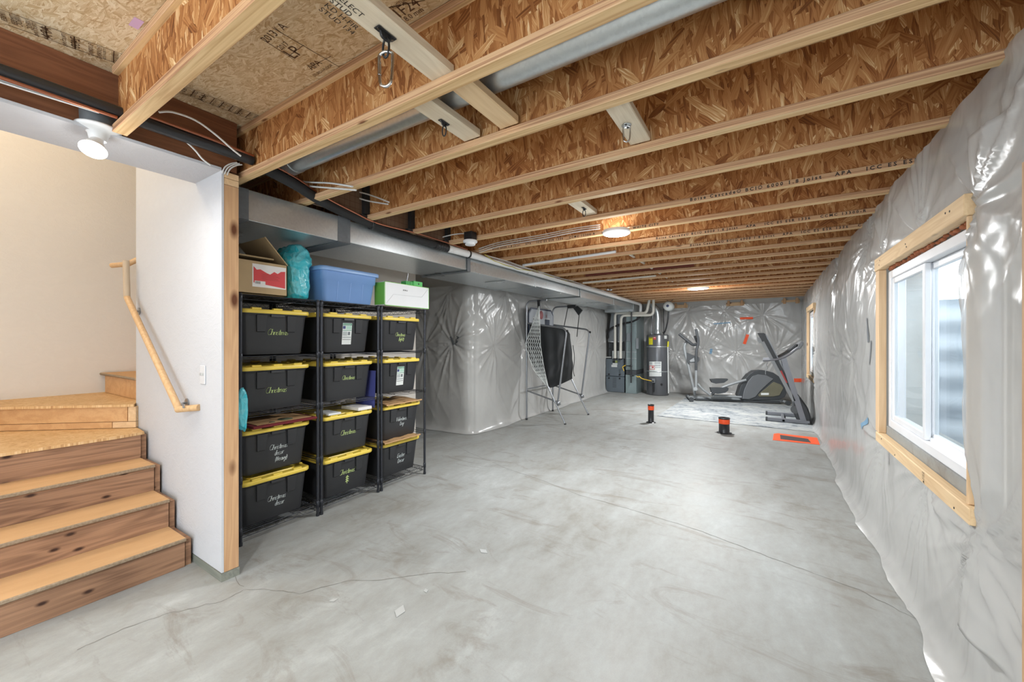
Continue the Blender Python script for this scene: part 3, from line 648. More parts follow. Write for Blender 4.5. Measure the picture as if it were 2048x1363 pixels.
# ---------------------------------------------------------------- lamps
def puck(x, y, lbl, r=.10, z=ZC - .008, w=26, along=False):
    o = empty('ceiling_light', (x, y, z), lbl, 'ceiling light', None)
    MB().lathe([(r * .98, .03), (r * 1.04, .012), (r * 1.0, -.004), (r * .9, -.008)], (x, y, z), n=32).build('trim_ring', M['white_plastic'], o)
    MB().lathe([(r * .9, -.0078), (0.001, -.012)], (x, y, z), n=32).build('diffuser', M['lamp'], o)
    area('lamp_light', (x, y, z - .02), (0, 0, 0), r * 2, r * 2, w, (.97, .99, 1), 'DISK')
    point('lamp_fill', (x, y, z - .35), w * .16, (.97, .99, 1), .12)  # extra point light added under the puck to spread its light
    return o
p = on_z(1233, 467, ZC - .01); puck(p.x, p.y, 'round flat lit ceiling light under the middle joists', .13, w=58)
p = on_z(1396, 577, ZC - .01); puck(p.x, p.y, 'small bright ceiling light far down the room near the far wall', .20, w=78)
puck(-.6, -.9, 'round flat lit ceiling light behind the viewpoint, close to the stairs', .11, w=46)  # unseen puck added to brighten the near end of the room
puck(-.9, -2.1, 'round flat lit ceiling light behind the viewpoint, close to the end wall', .11, w=24)  # second added puck out of view, also for fill
# bare bulb in a keyless holder by the stairs
p = on_z(194, 262, ZC + .01); x, y, z = p.x + .02, p.y, ZC + .02
bl = empty('bulb_fixture', (x, y, z), 'white keyless lampholder with a lit reflector bulb above the stairs', 'bulb fixture')
MB().cyl((x, y, z + .002), (x, y, z + .075), .066, .068, 24).build('junction_box', M['mastic'], bl)
MB().lathe([(.005, .004), (.084, .002), (.086, -.006), (.070, -.016), (.040, -.030), (.034, -.058), (.031, -.064)], (x, y, z), n=32).build('lampholder', M['white_plastic'], bl)
for k in (-1, 1): MB().cyl((x, y + .068 * k, z - .016), (x, y + .068 * k, z - .019), .006, n=10).build('screw', M['chrome'], bl)
ba = Vector((.45, -.28, -.85)).normalized(); bc = Vector((x, y, z - .052))
MB().lathe([(.022, 0), (.026, .03), (.038, .062), (.050, .082), (.052, .092)], bc, ba, 28).build('bulb_body', M['white_plastic'], bl)
MB().lathe([(.0515, .0925), (.040, .099), (.001, .102)], bc, ba, 28).build('bulb_face', lampmat('bulb_face', (255, 255, 255), 14), bl)
area('bulb_light', tuple(bc + ba * .12), (0, 0, 0),   .07, .07, 3.5, (1, .98, .95), 'DISK'); point('bulb_glow', (x + .1, y - .02, z - .26), 1.2, (1, .98, .95), .04)
# warm lamp up the stairwell
sl = tag(MB().lathe([(.16, .0), (.155, -.05), (.09, -.09), (.001, -.10)], (-4.6, -.4, 4.6), n=24).build('stairwell_dome_light', lampmat('warm_dome', (255, 214, 160), 3)), 'warm dome light on the stairwell ceiling above the stairs', 'ceiling light')
point('stair_warm', (-4.6, -.4, 4.2), 55, (1, .80, .54), .15)
point('stair_fill', (-4.3, -.8, 3.0), 5, (1, .93, .84), .3)
# ---------------------------------------------------------------- ductwork, pipes and cables under the joists
dk = empty('supply_duct', (-3.38, 1.3, 2.31), 'long rectangular galvanized trunk duct running above the shelves to the furnace', 'duct')
DX0, DX1, DZ0, DZ1 = -3.77, -3.0, 2.305, 2.515
secs = [1.235, 2.07, 3.74, 5.37, 7.18, 9.13, 10.75]
for i in range(len(secs) - 1):
    a, b = secs[i], secs[i + 1]; q = .012 * (i % 2)
    s = MB().rbox(DX0 + q, DX1 - q, a + .001, b - .001, DZ0 + q, DZ1 - q, .003)
    s.build('duct_section', M['galv'], dk)
for i, y in enumerate(secs):
    w = (.10, .115, .06, .035, .10, .03, .035)[i]; m = M['mastic'] if i in (0, 1, 2) else M['galv']
    y = max(y, 1.235 + w / 2); s = MB()
    s.box(DX1 - .004, DX1 + .004, y - w / 2, y + w / 2, DZ0 - .004, DZ1); s.box(DX0 - .004, DX1 + .004, y - w / 2, y + w / 2, DZ0 - .007, DZ0 - .001)
    s.build('seam_seal' if m is M['mastic'] else 'drive_cleat', m, dk)
# drop at the furnace end
s = MB().rbox(-3.80, -3.02, 10.75, 11.75, 2.25, 2.50, .01); s.build('duct_section', M['galv'], dk)
for y in (4.55, 6.3, 8.3): MB().box(-3.30, -3.28, y, y + .02, DZ1, 2.53).box(-3.36, -3.02, y, y + .025, DZ0 - .010, DZ0 - .004).build('hanger_strap', M['galv'], dk)
# round branch duct in the joist bay
rd = empty('round_duct', (-1, 1.49, 2.70), 'round galvanized branch duct running between the second and third joists', 'duct')
yd, zd = 1.497, 2.702
MB().cyl((-2.72, yd, zd), (-1.38, yd, zd), .074, n=32).build('duct_section', M['galv'], rd)
MB().cyl((-1.38, yd, zd), (1.1, yd, zd), .077, n=32).lathe([(.0775, -.01), (.080, -.006), (.080, .006), (.0775, .01)], (-1.37, yd, zd), (1, 0, 0), 32).build('duct_section', M['galv'], rd)
MB().tube(rounded([(-2.70, yd, zd), (-2.86, yd, zd), (-2.93, yd, zd + .05)], .05, 6), [.079] * 5 + [.076, .07, .06, .03], 24).build('elbow', M['galv'], rd)
# black drain pipe along the header
bp = tag(MB().cyl((-2.725, -1.9, 2.618), (-2.725, 1.235, 2.612), .032, n=20).build('drain_pipe', M['black_pipe']), 'thick black drain pipe running in front of the brown header beam', 'pipe')
MB().tube([(-2.68, -1.9, 2.575), (-2.69, 0, 2.575), (-2.70, .6, 2.578), (-2.70, .61, 2.578)], .008, 8).build('copper_pipe', M['copper'])
tag(bpy.data.objects['copper_pipe'], 'thin copper pipe just below the black drain pipe', 'pipe')
tag(MB().tube([(-2.70, .66, 2.64), (-2.69, 1.0, 2.635), (-2.70, 1.23, 2.63)], .009, 8).build('copper_pipe', M['copper']), 'copper pipe above the black drain pipe beside the timber stud', 'pipe')
for k in range(2):
    tag(MB().tube(smoothline([(-2.745, -1.9, 2.565 - .012 * k), (-2.75, -.4, 2.57 - .012 * k), (-2.74, .25, 2.585 - .01 * k), (-2.72, .55, 2.58)], 4), .005, 8).build('cable', M['white_cable']), ('upper', 'lower')[k] + ' white cable of the pair below the black drain pipe', 'cable')
pts = [on_x(x, y, -2.66) for x, y in ((318, 224), (345, 224), (390, 240), (430, 268), (462, 296), (482, 312))]
tag(MB().tube(smoothline(pts, 5), .0055, 8).build('cable', M['white_cable']), 'white cable arching across the bay beside the bulb fixture', 'cable')
pts = [on_x(x, y, -2.76) for x, y in ((372, 283), (390, 300), (405, 318), (421, 330))]
tag(MB().tube(smoothline(pts, 5), .005, 8).build('cable', M['white_cable']), 'white cable dropping down the header beam to the drywall edge', 'cable')
for k in range(3):
    pts = [on_x(x + 5 * k, y + 2 * k, -2.80) for x, y in ((444, 346), (450, 334), (462, 327), (474, 325))]
    tag(MB().tube(smoothline(pts, 5), .004, 8).build('cable', M['white_cable']), ('outer', 'middle', 'inner')[k] + ' one of three white cables bent over the top of the timber stud', 'cable')
# refrigerant hose: black foam, then white corrugated sleeve, along the duct's top edge
hs = empty('refrigerant_line', (-2.94, 3, 2.48), 'insulated line set, black foam then white sleeve, draped along the trunk duct', 'pipe')
P1 = [(-2.76, 1.33, 2.60), (-2.80, 1.55, 2.575), (-2.88, 1.8, 2.545), (-2.93, 2.1, 2.52), (-2.945, 2.5, 2.49), (-2.945, 3.1, 2.487)]
MB().tube(smoothline(P1, 6), .036, 14).build('black_foam_sleeve', M['black_foam'], hs)
sm = smoothline([(-2.945, 3.1, 2.487), (-2.945, 3.30, 2.487)], 18)
MB().tube(sm, [.04 + .003 * (i % 3) for i in range(len(sm))], 14).build('tape_wrap', M['black'], hs)
for k in range(3): MB().cyl((-2.945, 3.31 + .03 * k, 2.487), (-2.945, 3.32 + .03 * k, 2.487), .042, n=16).build('white_band', M['white_plastic'], hs)
P2 = [(-2.945, 3.30, 2.487), (-2.94, 4, 2.49), (-2.93, 5.5, 2.487), (-2.93, 7.2, 2.485), (-2.93, 9.4, 2.48), (-2.93, 10.85, 2.475)]
MB().tube(smoothline(P2, 6), .040, 14).build('white_sleeve', M['white_plastic'], hs)
MB().tube(rounded([(-2.93, 10.85, 2.475), (-2.90, 11.12, 2.46), (-2.93, 11.16, 2.25)], .1, 6), .040, 14).build('white_sleeve', M['white_plastic'], hs)
MB().tube(smoothline([(-2.93, 11.16, 2.26), (-2.95, 11.15, 2.12), (-3.12, 11.13, 2.0), (-3.5, 11.12, 1.92), (-3.82, 11.15, 1.75), (-3.86, 11.3, 1.45)], 6), .028, 12).build('black_foam_sleeve', M['black_foam'], hs)
for y in (2.30, 3.66, 5.0, 6.8, 8.6):
    MB().lathe([(.040, -.012), (.047, -.01), (.047, .01), (.040, .012)], (-2.943, y, 2.505 if y < 2.5 else 2.487), (0, 1, 0), 16).box(-2.948, -2.938, y - .008, y + .008, 2.52, 2.535).build('pipe_clip', M['black'] if y < 4 else M['steel'], hs)
tag(MB().tube(smoothline([(-2.75, 1.34, 2.64), (-2.78, 1.55, 2.615), (-2.86, 1.8, 2.58), (-2.90, 2.1, 2.545), (-2.905, 2.35, 2.515), (-2.905, 2.9, 2.535), (-2.91, 3.6, 2.527)], 5), .0085, 8).build('copper_pipe', M['copper']), 'bare copper line running beside the black foam line above the shelves', 'pipe')
M['wire_yellow'] = plain('yellow_wire', (196, 186, 80), .5); M['wire_brown'] = plain('brown_wire', (110, 78, 54), .5)
for k, (m, y0, y1, dz, lb) in enumerate(((M['white_cable'], 3.95, 9.0, .0, 'long white cable stapled along the joist ends above the trunk duct'), (M['wire_yellow'], 3.9, 5.2, -.055, 'yellow thermostat wire sagging in front of the trunk duct'), (M['wire_brown'], 3.7, 6.9, -.03, 'brown wire lying over the white sleeve along the duct'), (M['wire_yellow'], 5.2, 6.6, -.03, 'second yellow wire loop farther along the duct'))):
    pts = [(-2.893 + .01 * math.sin(i * 1.3 + k), y0 + (y1 - y0) * i / 12, 2.52 + (dz * math.sin(i / 12 * math.pi) ** .7) + (0 if k else .0) + .004 * math.sin(i * 2.2 + k)) for i in range(13)]
    tag(MB().tube(smoothline(pts, 4), .005, 6).build('cable', m), lb, 'cable')
# loose cable bundles crossing the bays by the duct
for k, (pp, Y) in enumerate(((((556, 345), (600, 362), (660, 366), (705, 373)), 1.66), (((560, 352), (610, 370), (665, 376), (712, 380)), 1.66), (((690, 378), (735, 388), (778, 404)), 2.18), (((686, 384), (730, 400), (776, 408)), 2.18))):
    pts = [on_y(x, y, Y) for x, y in pp]; tag(MB().tube(smoothline(pts, 5), .006, 8).build('cable', M['white_cable']), ('upper white cable in the third bay by the duct', 'lower white cable in the third bay by the duct', 'upper white cable in the fourth bay by the duct', 'lower white cable in the fourth bay by the duct')[k], 'cable')
for k in range(3):
    y = 3.80; pts = [on_y(x, yy + 4 * k, y) for x, yy in ((958, 497), (1000, 484), (1080, 470), (1150, 456), (1200, 449))]
    tag(MB().tube(smoothline(pts, 5), .0055, 6).build('cable', M['white_cable']), ('topmost', 'middle', 'lowest')[k] + ' of three white cables running from the smoke detector to the round light', 'cable')
pts = [on_y(x, y, 3.22) for x, y in ((878, 476), (900, 470), (920, 467), (940, 467))]
tag(MB().tube(smoothline(pts, 5), .006, 6).build('cable', M['white_cable']), 'white cable entering the smoke detector box', 'cable')
# panned bays
M['grid_foil'] = plain('brown_grid_paper', (140, 116, 98), .35, .3, var=.2)
for i in (2, 3, 4):
    y0, y1 = JY[i] + .002, JY[i + 1] - JW - .002
    o = tag(MB().box(-2.95, -2.94, y0, y1, ZC + .0, ZS - .04).build('bay_panel', M['grid_foil']), ('third', 'fourth', 'fifth')[i - 2] + ' bay brown panel closing the joists above the trunk duct', 'panel')
    g = MB()
    for k in range(9): g.box(-2.9398, -2.9392, y0 + .05 * k + .02, y0 + .05 * k + .022, ZC, ZS - .04)
    for k in range(6): g.box(-2.9398, -2.9392, y0, y1, ZC + .05 * k + .02, ZC + .05 * k + .022)
    g.build('grid_lines', M['ink_brown'], o)
    MB().box(-2.94, -2.90, y1 - .03, y1 + .022, ZC + .038, ZS - .04).box(-2.94, -2.905, y1 - .06, y1, ZC + .01, ZC + .03).build('mastic_seam', M['black_foam'], o)
# smoke detector
p = on_z(948, 489, 2.475); x, y = p.x, 3.225
sd = empty('smoke_detector', (x, y, 2.46), 'round white smoke detector on a black box under a joist', 'smoke detector')
MB().rbox(x - .05, x + .05, y - .045, y + .045, 2.505, 2.59, .004).build('junction_box', M['black'], sd)
MB().lathe([(.001, .0), (.045, .0), (.052, .006), (.056, .02), (.056, .026), (.072, .03), (.074, .042), (.070, .05)], (x, y, 2.455), n=32).build('detector_body', M['white_plastic'], sd)
for k in range(6): a = -1.6 + k * .35; MB().box(x + .054 * math.sin(a) - .007, x + .054 * math.sin(a) + .007, y - .0535 * math.cos(a) - .004, y - .0535 * math.cos(a) + .0, 2.467, 2.473).build('vent_slot', M['black'], sd) if k in (2, 3) else None
# plastic water pipes
tag(MB().tube([on_y(1046, 530, 4.86), on_y(1232, 503, 4.86)], .018, 12).build('water_pipe', M['white_plastic']), 'white water pipe running across the joist face near the round light', 'pipe')
tag(MB().cyl((-1.5, 5.0, 2.60), (-1.5, 11.6, 2.60), .017, n=12).build('water_pipe', M['pvc']), 'white water pipe threading through the joists down the room', 'pipe')
tag(MB().tube([on_y(1166, 565, 6.92), on_y(1312, 551, 6.92)], .016, 12).build('water_pipe', M['pvc']), 'thin white water pipe across the far joists beyond the red board', 'pipe')
tag(MB().box(-2.6, -.9, 6.40, 6.428, 2.57, 2.79).build('red_board', M['red_board']), 'red brown board fixed against a joist far down the room', 'board')
tag(MB().lathe([(.03, .02), (.034, 0), (.03, -.02), (.012, -.03)], (-2.72, 7.9, 2.52), n=16).sphere((-2.66, 7.9, 2.51), .028).build('pipe_cap', M['chrome']), 'shiny twin metal cap under the joists above the trunk duct', 'fitting')
# blocking boards between the joists with their hooks
def block(y0, y1, x0, x1, z, mat, lbl): return tag(MB().rbox(x0, x1, y0, y1, z, z + .04, .004).build('blocking_board', mat), lbl, 'board')
bA = block(JY[0] - .02, JY[1] - .034, -1.185, -1.075, 2.566, M['lumber_pale'], 'pale stamped blocking board carrying a hook and carabiner, near the stair lamp')
block(JY[1] - .024, JY[2] - JW, -1.395, -1.285, 2.566, M['lumber_pale'], 'pale blocking board with an empty black hook, crossing under the round duct')
block(JY[1] - .024, JY[2] - JW, -1.155, -1.045, 2.566, M['lumber_y'], 'warm knotty blocking board without a hook, under the round duct')
block(JY[2] - .024, JY[3] - JW, -.640, -.530, 2.566, M['lumber_pale'], 'pale blocking board with a small silver clip hook')
block(JY[4] - .024, JY[5] - JW, -1.335, -1.225, 2.566, M['lumber_pale'], 'small pale blocking board with a black hook near the round light')
mb = MB(); text_mesh(mb, 'SELECT\nSTUD\nKD H-FIR\nSTUD 134', .03, (-1.15, .76, 2.5648), (0, 1, 0), (1, 0, 0)); mb.build('grade_stamp', M['ink_black'], bA)
def hook(px, py, big, lbl):
    p = on_z(px, py, 2.565); x, y, z = p.x, p.y, 2.5655
    o = empty('eye_hook', (x, y, z), lbl, 'hook'); k = 1.0 if big else .8
    MB().rbox(x - .014 * k, x + .014 * k, y - .04 * k, y + .04 * k, z - .005, z - .0005, .002).tube(rounded([(x, y - .02 * k, z - .004), (x, y - .016 * k, z - .022 * k), (x, y + .016 * k, z - .022 * k), (x, y + .02 * k, z - .004)], .008, 4), .006 * k, 8).build('bracket', M['black'], o)
    ring = [(x + .016 * k * math.cos(t), y + .002, z - .052 * k + .034 * k * math.sin(t)) for t in [i * math.pi / 12 for i in range(25)]]
    MB().tube(ring, .004 * k, 8).build('ring', M['black'], o)
    for s in (-1, 1): MB().cyl((x, y + s * .032 * k, z - .0055), (x, y + s * .032 * k, z - .007), .005, n=10).build('screw', M['chrome'], o)
    return x, y, z
def carabiner(x, y, z, s, lbl):
    pr = [(0, 0), (.018, .006), (.022, .02), (.019, .085), (.008, .105), (-.008, .105), (-.017, .09), (-.020, .02), (-.014, .005), (0, 0)]
    o = empty('carabiner', (x, y, z), lbl, 'carabiner'); pts = [(x + a * s, y + a * .4 * s, z - b * s) for a, b in pr]
    MB().tube(smoothline(pts, 4), .0048 * s, 8).build('body', M['chrome'], o)
    MB().tube([(x - .019 * s, y - .008 * s, z - .03 * s), (x - .018 * s, y - .008 * s, z - .07 * s)], .0058 * s, 8).build('gate', M['chrome'], o)
x, y, z = hook(771, 66, True, 'black eye hook screwed under the pale stamped board, holding the large carabiner'); carabiner(x, y, z - .066, 1.15, 'large silver carabiner hanging from the hook near the stair lamp')
hook(888, 244, False, 'empty black eye hook under the pale board by the round duct')
hook(1168, 416, False, 'small black eye hook near the round ceiling light')
p = on_z(1253, 250, 2.565); o = empty('eye_hook', (p.x, p.y, 2.565), 'silver oval plate hook under a pale board, holding a short clip', 'hook')
MB().lathe([(.0, -.0005), (.024, -.0005), (.024, -.004), (.0, -.005)], (p.x, p.y, 2.565), n=20).build('plate', M['galv'], o)
for k in (-1, 1): MB().cyl((p.x + .002, p.y + .017 * k, 2.561), (p.x + .002, p.y + .017 * k, 2.556), .006, n=10).build('screw', M['black'], o)
carabiner(p.x, p.y, 2.561, .75, 'short silver clip hanging from the oval plate hook')

# stamps printed on the subfloor
def stamp(parts, lbl=None):
    mb = MB()
    for (txt, x, y, size, dirx) in parts:
        text_mesh(mb, txt, size, (x, y, ZS - .0012), (1, 0, 0) if dirx else (0, 1, 0), (0, -1, 0) if dirx else (1, 0, 0))
    return mb
def line(mb, x0, y0, x1, y1, w=.003):
    d = Vector((x1 - x0, y1 - y0, 0)); n = Vector((-d.y, d.x, 0)).normalized() * w / 2; a = Vector((x0, y0, ZS - .0012)); b = Vector((x1, y1, ZS - .0012))
    mb.add([a - n, a + n, b + n, b - n], [(0, 1, 2, 3)])
def pz(x, y): return on_z(x, y, ZS)
# ruled strip across the near bay, seen at the picture's upper left, and one in the next bay
for (A_, B_2, C_, txt, nm) in (((0, 18), (256, 112), (0, 0), ('TIMBER', 'VIROC', 'STRUCTURAL', 'APA', 'STRUCTURAL', '2400', 'FLOORING', 'STURD-I-FLOOR', 'EXPOSURE 1'), 0), ((372, 173), (520, 232), (0, 0), ('18.0', '2013', 'APA', 'STRUCTURAL', '23/32', 'FLOOR', '1F24', 'EXP 1'), 1)):
    a, b = pz(*A_), pz(*B_2); d = (b - a); d.z = 0; L = d.length; d.normalize(); n = Vector((-d.y, d.x, 0)); n = n if n.x < 0 else -n
    wd = .11 if nm == 0 else .085; mb = MB()
    line(mb, a.x, a.y, b.x, b.y); q = n * wd; line(mb, a.x + q.x, a.y + q.y, b.x + q.x, b.y + q.y)
    for i, tx in enumerate(txt):
        t = L * (i + .25) / len(txt); o_ = a + d * t + n * .008
        for r_ in range(1 if len(tx) < 5 else 2):
            sz = min(.05, wd / (.62 * len(tx))) if len(tx) < 5 else min(.024, wd / (.60 * len(tx)))
            text_mesh(mb, tx, sz, (o_ + d * (.028 * r_)), n, -d)
        if nm == 1 or len(tx) > 8:
            e = a + d * (t + L / len(txt) * .62); line(mb, e.x, e.y, e.x + q.x, e.y + q.y, .004)
    for v in range(len(mb.v)): mb.v[v] = (mb.v[v][0], mb.v[v][1], ZS - .0013)
    mb.build('printed_stamp', M['ink_brown'], sub)
mb = MB(); a = pz(528, 88); b = pz(620, 130); d = (b - a); d.z = 0; d.normalize(); n = Vector((-d.y, d.x, 0)); n = n if n.x < 0 else -n
def tx(t, p, size, bold=0): text_mesh(mb, t, size, p, -n, d if False else -d, bold=bold)
c0 = pz(560, 62); n2 = Vector((1, 0, 0))
for (t, px, py, sz) in (('2013 / A', 535, 86, .05), ('2017', 563, 100, .035), ('LP', 588, 118, .085), ('APA', 624, 140, .05), ('STURD-I-FLOOR', 630, 153, .022), ('1F24', 797, 38, .07), ('STRUCTURAL SHEATHING', 780, 22, .02), ('18.0 mm', 808, 46, .035)):
    p = pz(px, py); text_mesh(mb, t, sz, (p.x, p.y, 0), (.9, .0, 0), (0, -1, 0))
for (x0, y0, x1, y1) in ((545, 55, 690, 140), (577, 112, 607, 90), (622, 132, 662, 112), (520, 75, 590, 120), (700, 30, 850, 0)):
    A_, B_2 = pz(x0, y0), pz(x1, y1); line(mb, A_.x, A_.y, B_2.x, B_2.y, .003)
for v in range(len(mb.v)): mb.v[v] = (mb.v[v][0], mb.v[v][1], ZS - .0013)
mb.build('printed_stamp', M['ink_brown'], sub)
M['lilac'] = plain('lilac_label', (214, 178, 214), .6)
p = pz(271, 48); MB().box(p.x - .03, p.x + .05, p.y - .016, p.y + .016, ZS - .002, ZS - .001).build('lilac_label', M['lilac'], sub)

# ---------------------------------------------------------------- shelving and totes
def rr(cx, cy, hx, hy, r, z, n=5):
    out = []
    for qx, qy, a0 in ((1, 1, 0), (-1, 1, 90), (-1, -1, 180), (1, -1, 270)):
        for k in range(n + 1):
            a = math.radians(a0 + 90 * k / n); out.append((cx + qx * (hx - r) + r * math.cos(a), cy + qy * (hy - r) + r * math.sin(a), z))
    return out
def loft(mb, loops, capb=True, capt=True, smooth=True):
    n = len(loops[0]); P = np.array(loops); mb.grid(P, smooth, True)
    if capb: mb.add(loops[0], [tuple(range(n))[::-1]])
    if capt: mb.add(loops[-1], [tuple(range(n))])
    return mb
# wire shelving unit: front at x=0, local depth -x, width +y
SW, SD = .588, .76
def shelf_unit():
    o = empty('wire_shelving_unit', (0, 0, 0))
    for x in (0, -SD):
        for y in (0, SW):
            q = MB().cyl((x, y, .02), (x, y, 1.820), .0125, n=12)
            for z in (.10, .47, .93, 1.36, 1.79): q.lathe([(.0125, -.03), (.0150, -.028), (.0155, .022), (.0125, .026)], (x, y, z), n=12)
            q.cyl((x, y, 0), (x, y, .022), .015, n=12); q.build('pole', M['pole'], o)
    for z in (.085, 1.815, .926, 1.358):
        full = z in (.085, 1.815); q = MB(); h = .036 if full else .014; x0, x1, y0, y1 = -.012, -SD + .012, .012, SW - .012
        for zz in (z, z - h):
            for a, b in (((x0, y0), (x0, y1)), ((x1, y0), (x1, y1)), ((x0, y0), (x1, y0)), ((x0, y1), (x1, y1))): q.cyl((*a, zz), (*b, zz), .0028, n=6)
        if full:
            for (xa, ya, xb, yb, n) in ((x0, y0, x0, y1, 16), (x1, y0, x1, y1, 16), (x0, y0, x1, y0, 20), (x0, y1, x1, y1, 20)):
                pts = [(xa + (xb - xa) * i / n, ya + (yb - ya) * i / n, z - (h if i % 2 else 0)) for i in range(n + 1)]; q.tube(pts, .0018, 5)
        for k in range(1, 26): xx = x0 + (x1 - x0) * k / 26; q.cyl((xx, y0, z + .003), (xx, y1, z + .003), .0017, n=5, cap=False)
        for yy in (SW * .33, SW * .67): q.cyl((x0, yy, z), (x1, yy, z), .0026, n=6)
        q.build('wire_shelf', M['pole'], o)
    for y in (0, SW):
        q = MB()
        for zz in (.475, .455): q.cyl((-.012, y, zz), (-SD + .012, y, zz), .0028, n=6)
        q.build('side_brace', M['pole'], o)
    return o
UY = [1.365, 1.985, 2.612]; UX = -3.19
su = shelf_unit(); lb = ['black wire shelving unit closest to the timber stud, holding the open cardboard box', 'black wire shelving unit in the middle, holding the blue bin', 'black wire shelving unit with the white box on top, beside the wrapped wall']
for i in range(3):
    u = su if i == 0 else copy_tree(su); u.location = (UX, UY[i], 0); u['label'] = lb[i]; u['category'] = 'shelving unit'; u['group'] = 'black wire shelving units'
# storage tote: front face looks to +x; origin at the bottom centre of the front
TH = .365; TL = .72
def tote():
    o = empty('storage_tote', (0, 0, 0)); b = MB(); cx = -.36
    L = [(.30, .215, .03, 0), (.305, .222, .035, .012), (.335, .243, .04, .285), (.338, .246, .04, .30), (.350, .256, .045, .305), (.350, .256, .045, .325), (.344, .25, .04, .327)]
    loft(b, [rr(cx, 0, hx, hy, r, z) for hx, hy, r, z in L])
    for s in (-1, 1):   # raised trapezoid grips on the front face
        y0, y1, y2, y3 = s * .150, s * .075, s * .085, s * .143
        def fx(z): return cx + .305 + .030 * (z - .012) / .273
        b.hexa([(fx(.17), y3, .17), (fx(.17), y2, .17), (fx(.17) + .010, y2, .175), (fx(.17) + .010, y3, .175), (fx(.30), y0, .30), (fx(.30), y1, .30), (fx(.30) + .012, y1, .30), (fx(.30) + .012, y0, .30)])
    b.box(cx + .338, cx + .356, -.05, .05, .288, .306)
    b.build('tub', M['tote_black'], o)
    l = MB(); loft(l, [rr(cx, 0, hx, hy, r, z) for hx, hy, r, z in ((.356, .262, .05, .312), (.359, .265, .05, .318), (.359, .265, .05, .338), (.354, .260, .046, .342), (.335, .242, .04, .343), (.330, .237, .035, .335), (.31, .22, .03, .334))])
    for y in (-.155, 0, .155): l.rbox(cx + .325, cx + .357, y - .034, y + .034, .340, .354, .003); l.rbox(cx - .357, cx - .325, y - .034, y + .034, .340, .354, .003)
    for x in (-.2, 0, .2):
        for s in (-1, 1): l.rbox(cx + x - .04, cx + x + .04, s * .245 - .014, s * .245 + .014, .340, .352, .003)
    l.build('lid', M['tote_yellow'], o)
    k = MB(); loft(k, [rr(cx, 0, .27, .18, .03, .333), rr(cx, 0, .265, .175, .03, .342)])
    for s in (-1, 1): k.beam((cx - .26, -.17 * s, .343), (cx + .26, .17 * s, .343), .03, .006)
    k.build('lid_ridge', M['tote_yellow'], o)
    return o
# hand lettering as single pen strokes
G = {'C': (1.1, [[(.95, 1.6), (.6, 1.9), (.15, 1.5), (0, .8), (.2, .15), (.6, 0), (1, .3)]]), 'h': (.8, [[(.1, 1.9), (0, 0)], [(.03, .6), (.35, 1), (.6, .8), (.6, 0)]]),
 'r': (.65, [[(.05, 1), (.1, 0)], [(.08, .55), (.3, .95), (.55, .9)]]), 'i': (.3, [[(.1, .95), (.12, 0)], [(.1, 1.35), (.14, 1.42)]]), 's': (.65, [[(.55, .9), (.25, 1), (.1, .7), (.45, .4), (.45, .1), (.2, 0), (0, .15)]]),
 't': (.6, [[(.25, 1.6), (.22, .2), (.45, 0)], [(0, 1.05), (.5, 1.1)]]), 'm': (1.1, [[(.05, 1), (.08, 0)], [(.08, .6), (.3, .95), (.45, .7), (.45, 0)], [(.46, .6), (.7, .95), (.88, .7), (.9, 0)]]),
 'a': (.75, [[(.55, .9), (.25, .95), (.05, .5), (.2, .05), (.5, .3), (.56, .9)], [(.56, .9), (.55, .1), (.7, 0)]]), 'd': (.8, [[(.55, .8), (.25, .9), (.03, .4), (.25, 0), (.55, .3)], [(.62, 1.9), (.55, .3), (.65, 0)]]),
 'e': (.7, [[(.05, .5), (.5, .6), (.4, .95), (.1, .8), (.05, .3), (.3, 0), (.6, .15)]]), 'c': (.65, [[(.5, .85), (.2, .9), (.02, .45), (.2, .02), (.55, .15)]]), 'o': (.7, [[(.3, .9), (.05, .6), (.1, .1), (.4, .02), (.55, .5), (.3, .9)]]),
 'V': (1., [[(0, 1.8), (.4, 0), (.9, 1.9)]]), 'l': (.35, [[(.12, 1.9), (.08, .1), (.25, 0)]]), 'n': (.75, [[(.05, 1), (.05, 0)], [(.06, .6), (.35, .95), (.52, .7), (.54, 0)]]), "'": (.25, [[(.1, 1.8), (.05, 1.4)]]),
 'D': (1., [[(.15, 1.7), (.1, 0)], [(0, 1.75), (.6, 1.5), (.8, .8), (.5, .1), (.05, 0)]]), 'y': (.7, [[(.05, .95), (.25, .3)], [(.6, 1), (.2, -.7), (0, -.6)]]), 'E': (.9, [[(.75, 1.7), (.1, 1.6), (.15, .9), (.55, 1)], [(.15, .9), (.05, .1), (.75, .1)]]),
 'H': (.9, [[(.1, 1.5), (.05, 0)], [(.6, 1.5), (.6, 0)], [(.05, .75), (.6, .8)]]), 'v': (.65, [[(0, .95), (.25, 0), (.55, .95)]]), 'g': (.7, [[(.5, .9), (.2, .9), (.05, .5), (.25, .2), (.5, .5)], [(.52, .9), (.45, -.6), (.1, -.5)]]),
 '(': (.4, [[(.3, 1.6), (.05, .7), (.25, -.4)]]), ')': (.4, [[(.0, 1.6), (.25, .7), (.05, -.4)]]), '*': (.6, [[(.25, 1.7), (.25, 1.2)], [(.05, 1.6), (.45, 1.3)], [(.45, 1.6), (.05, 1.3)]]), ' ': (.6, [])}
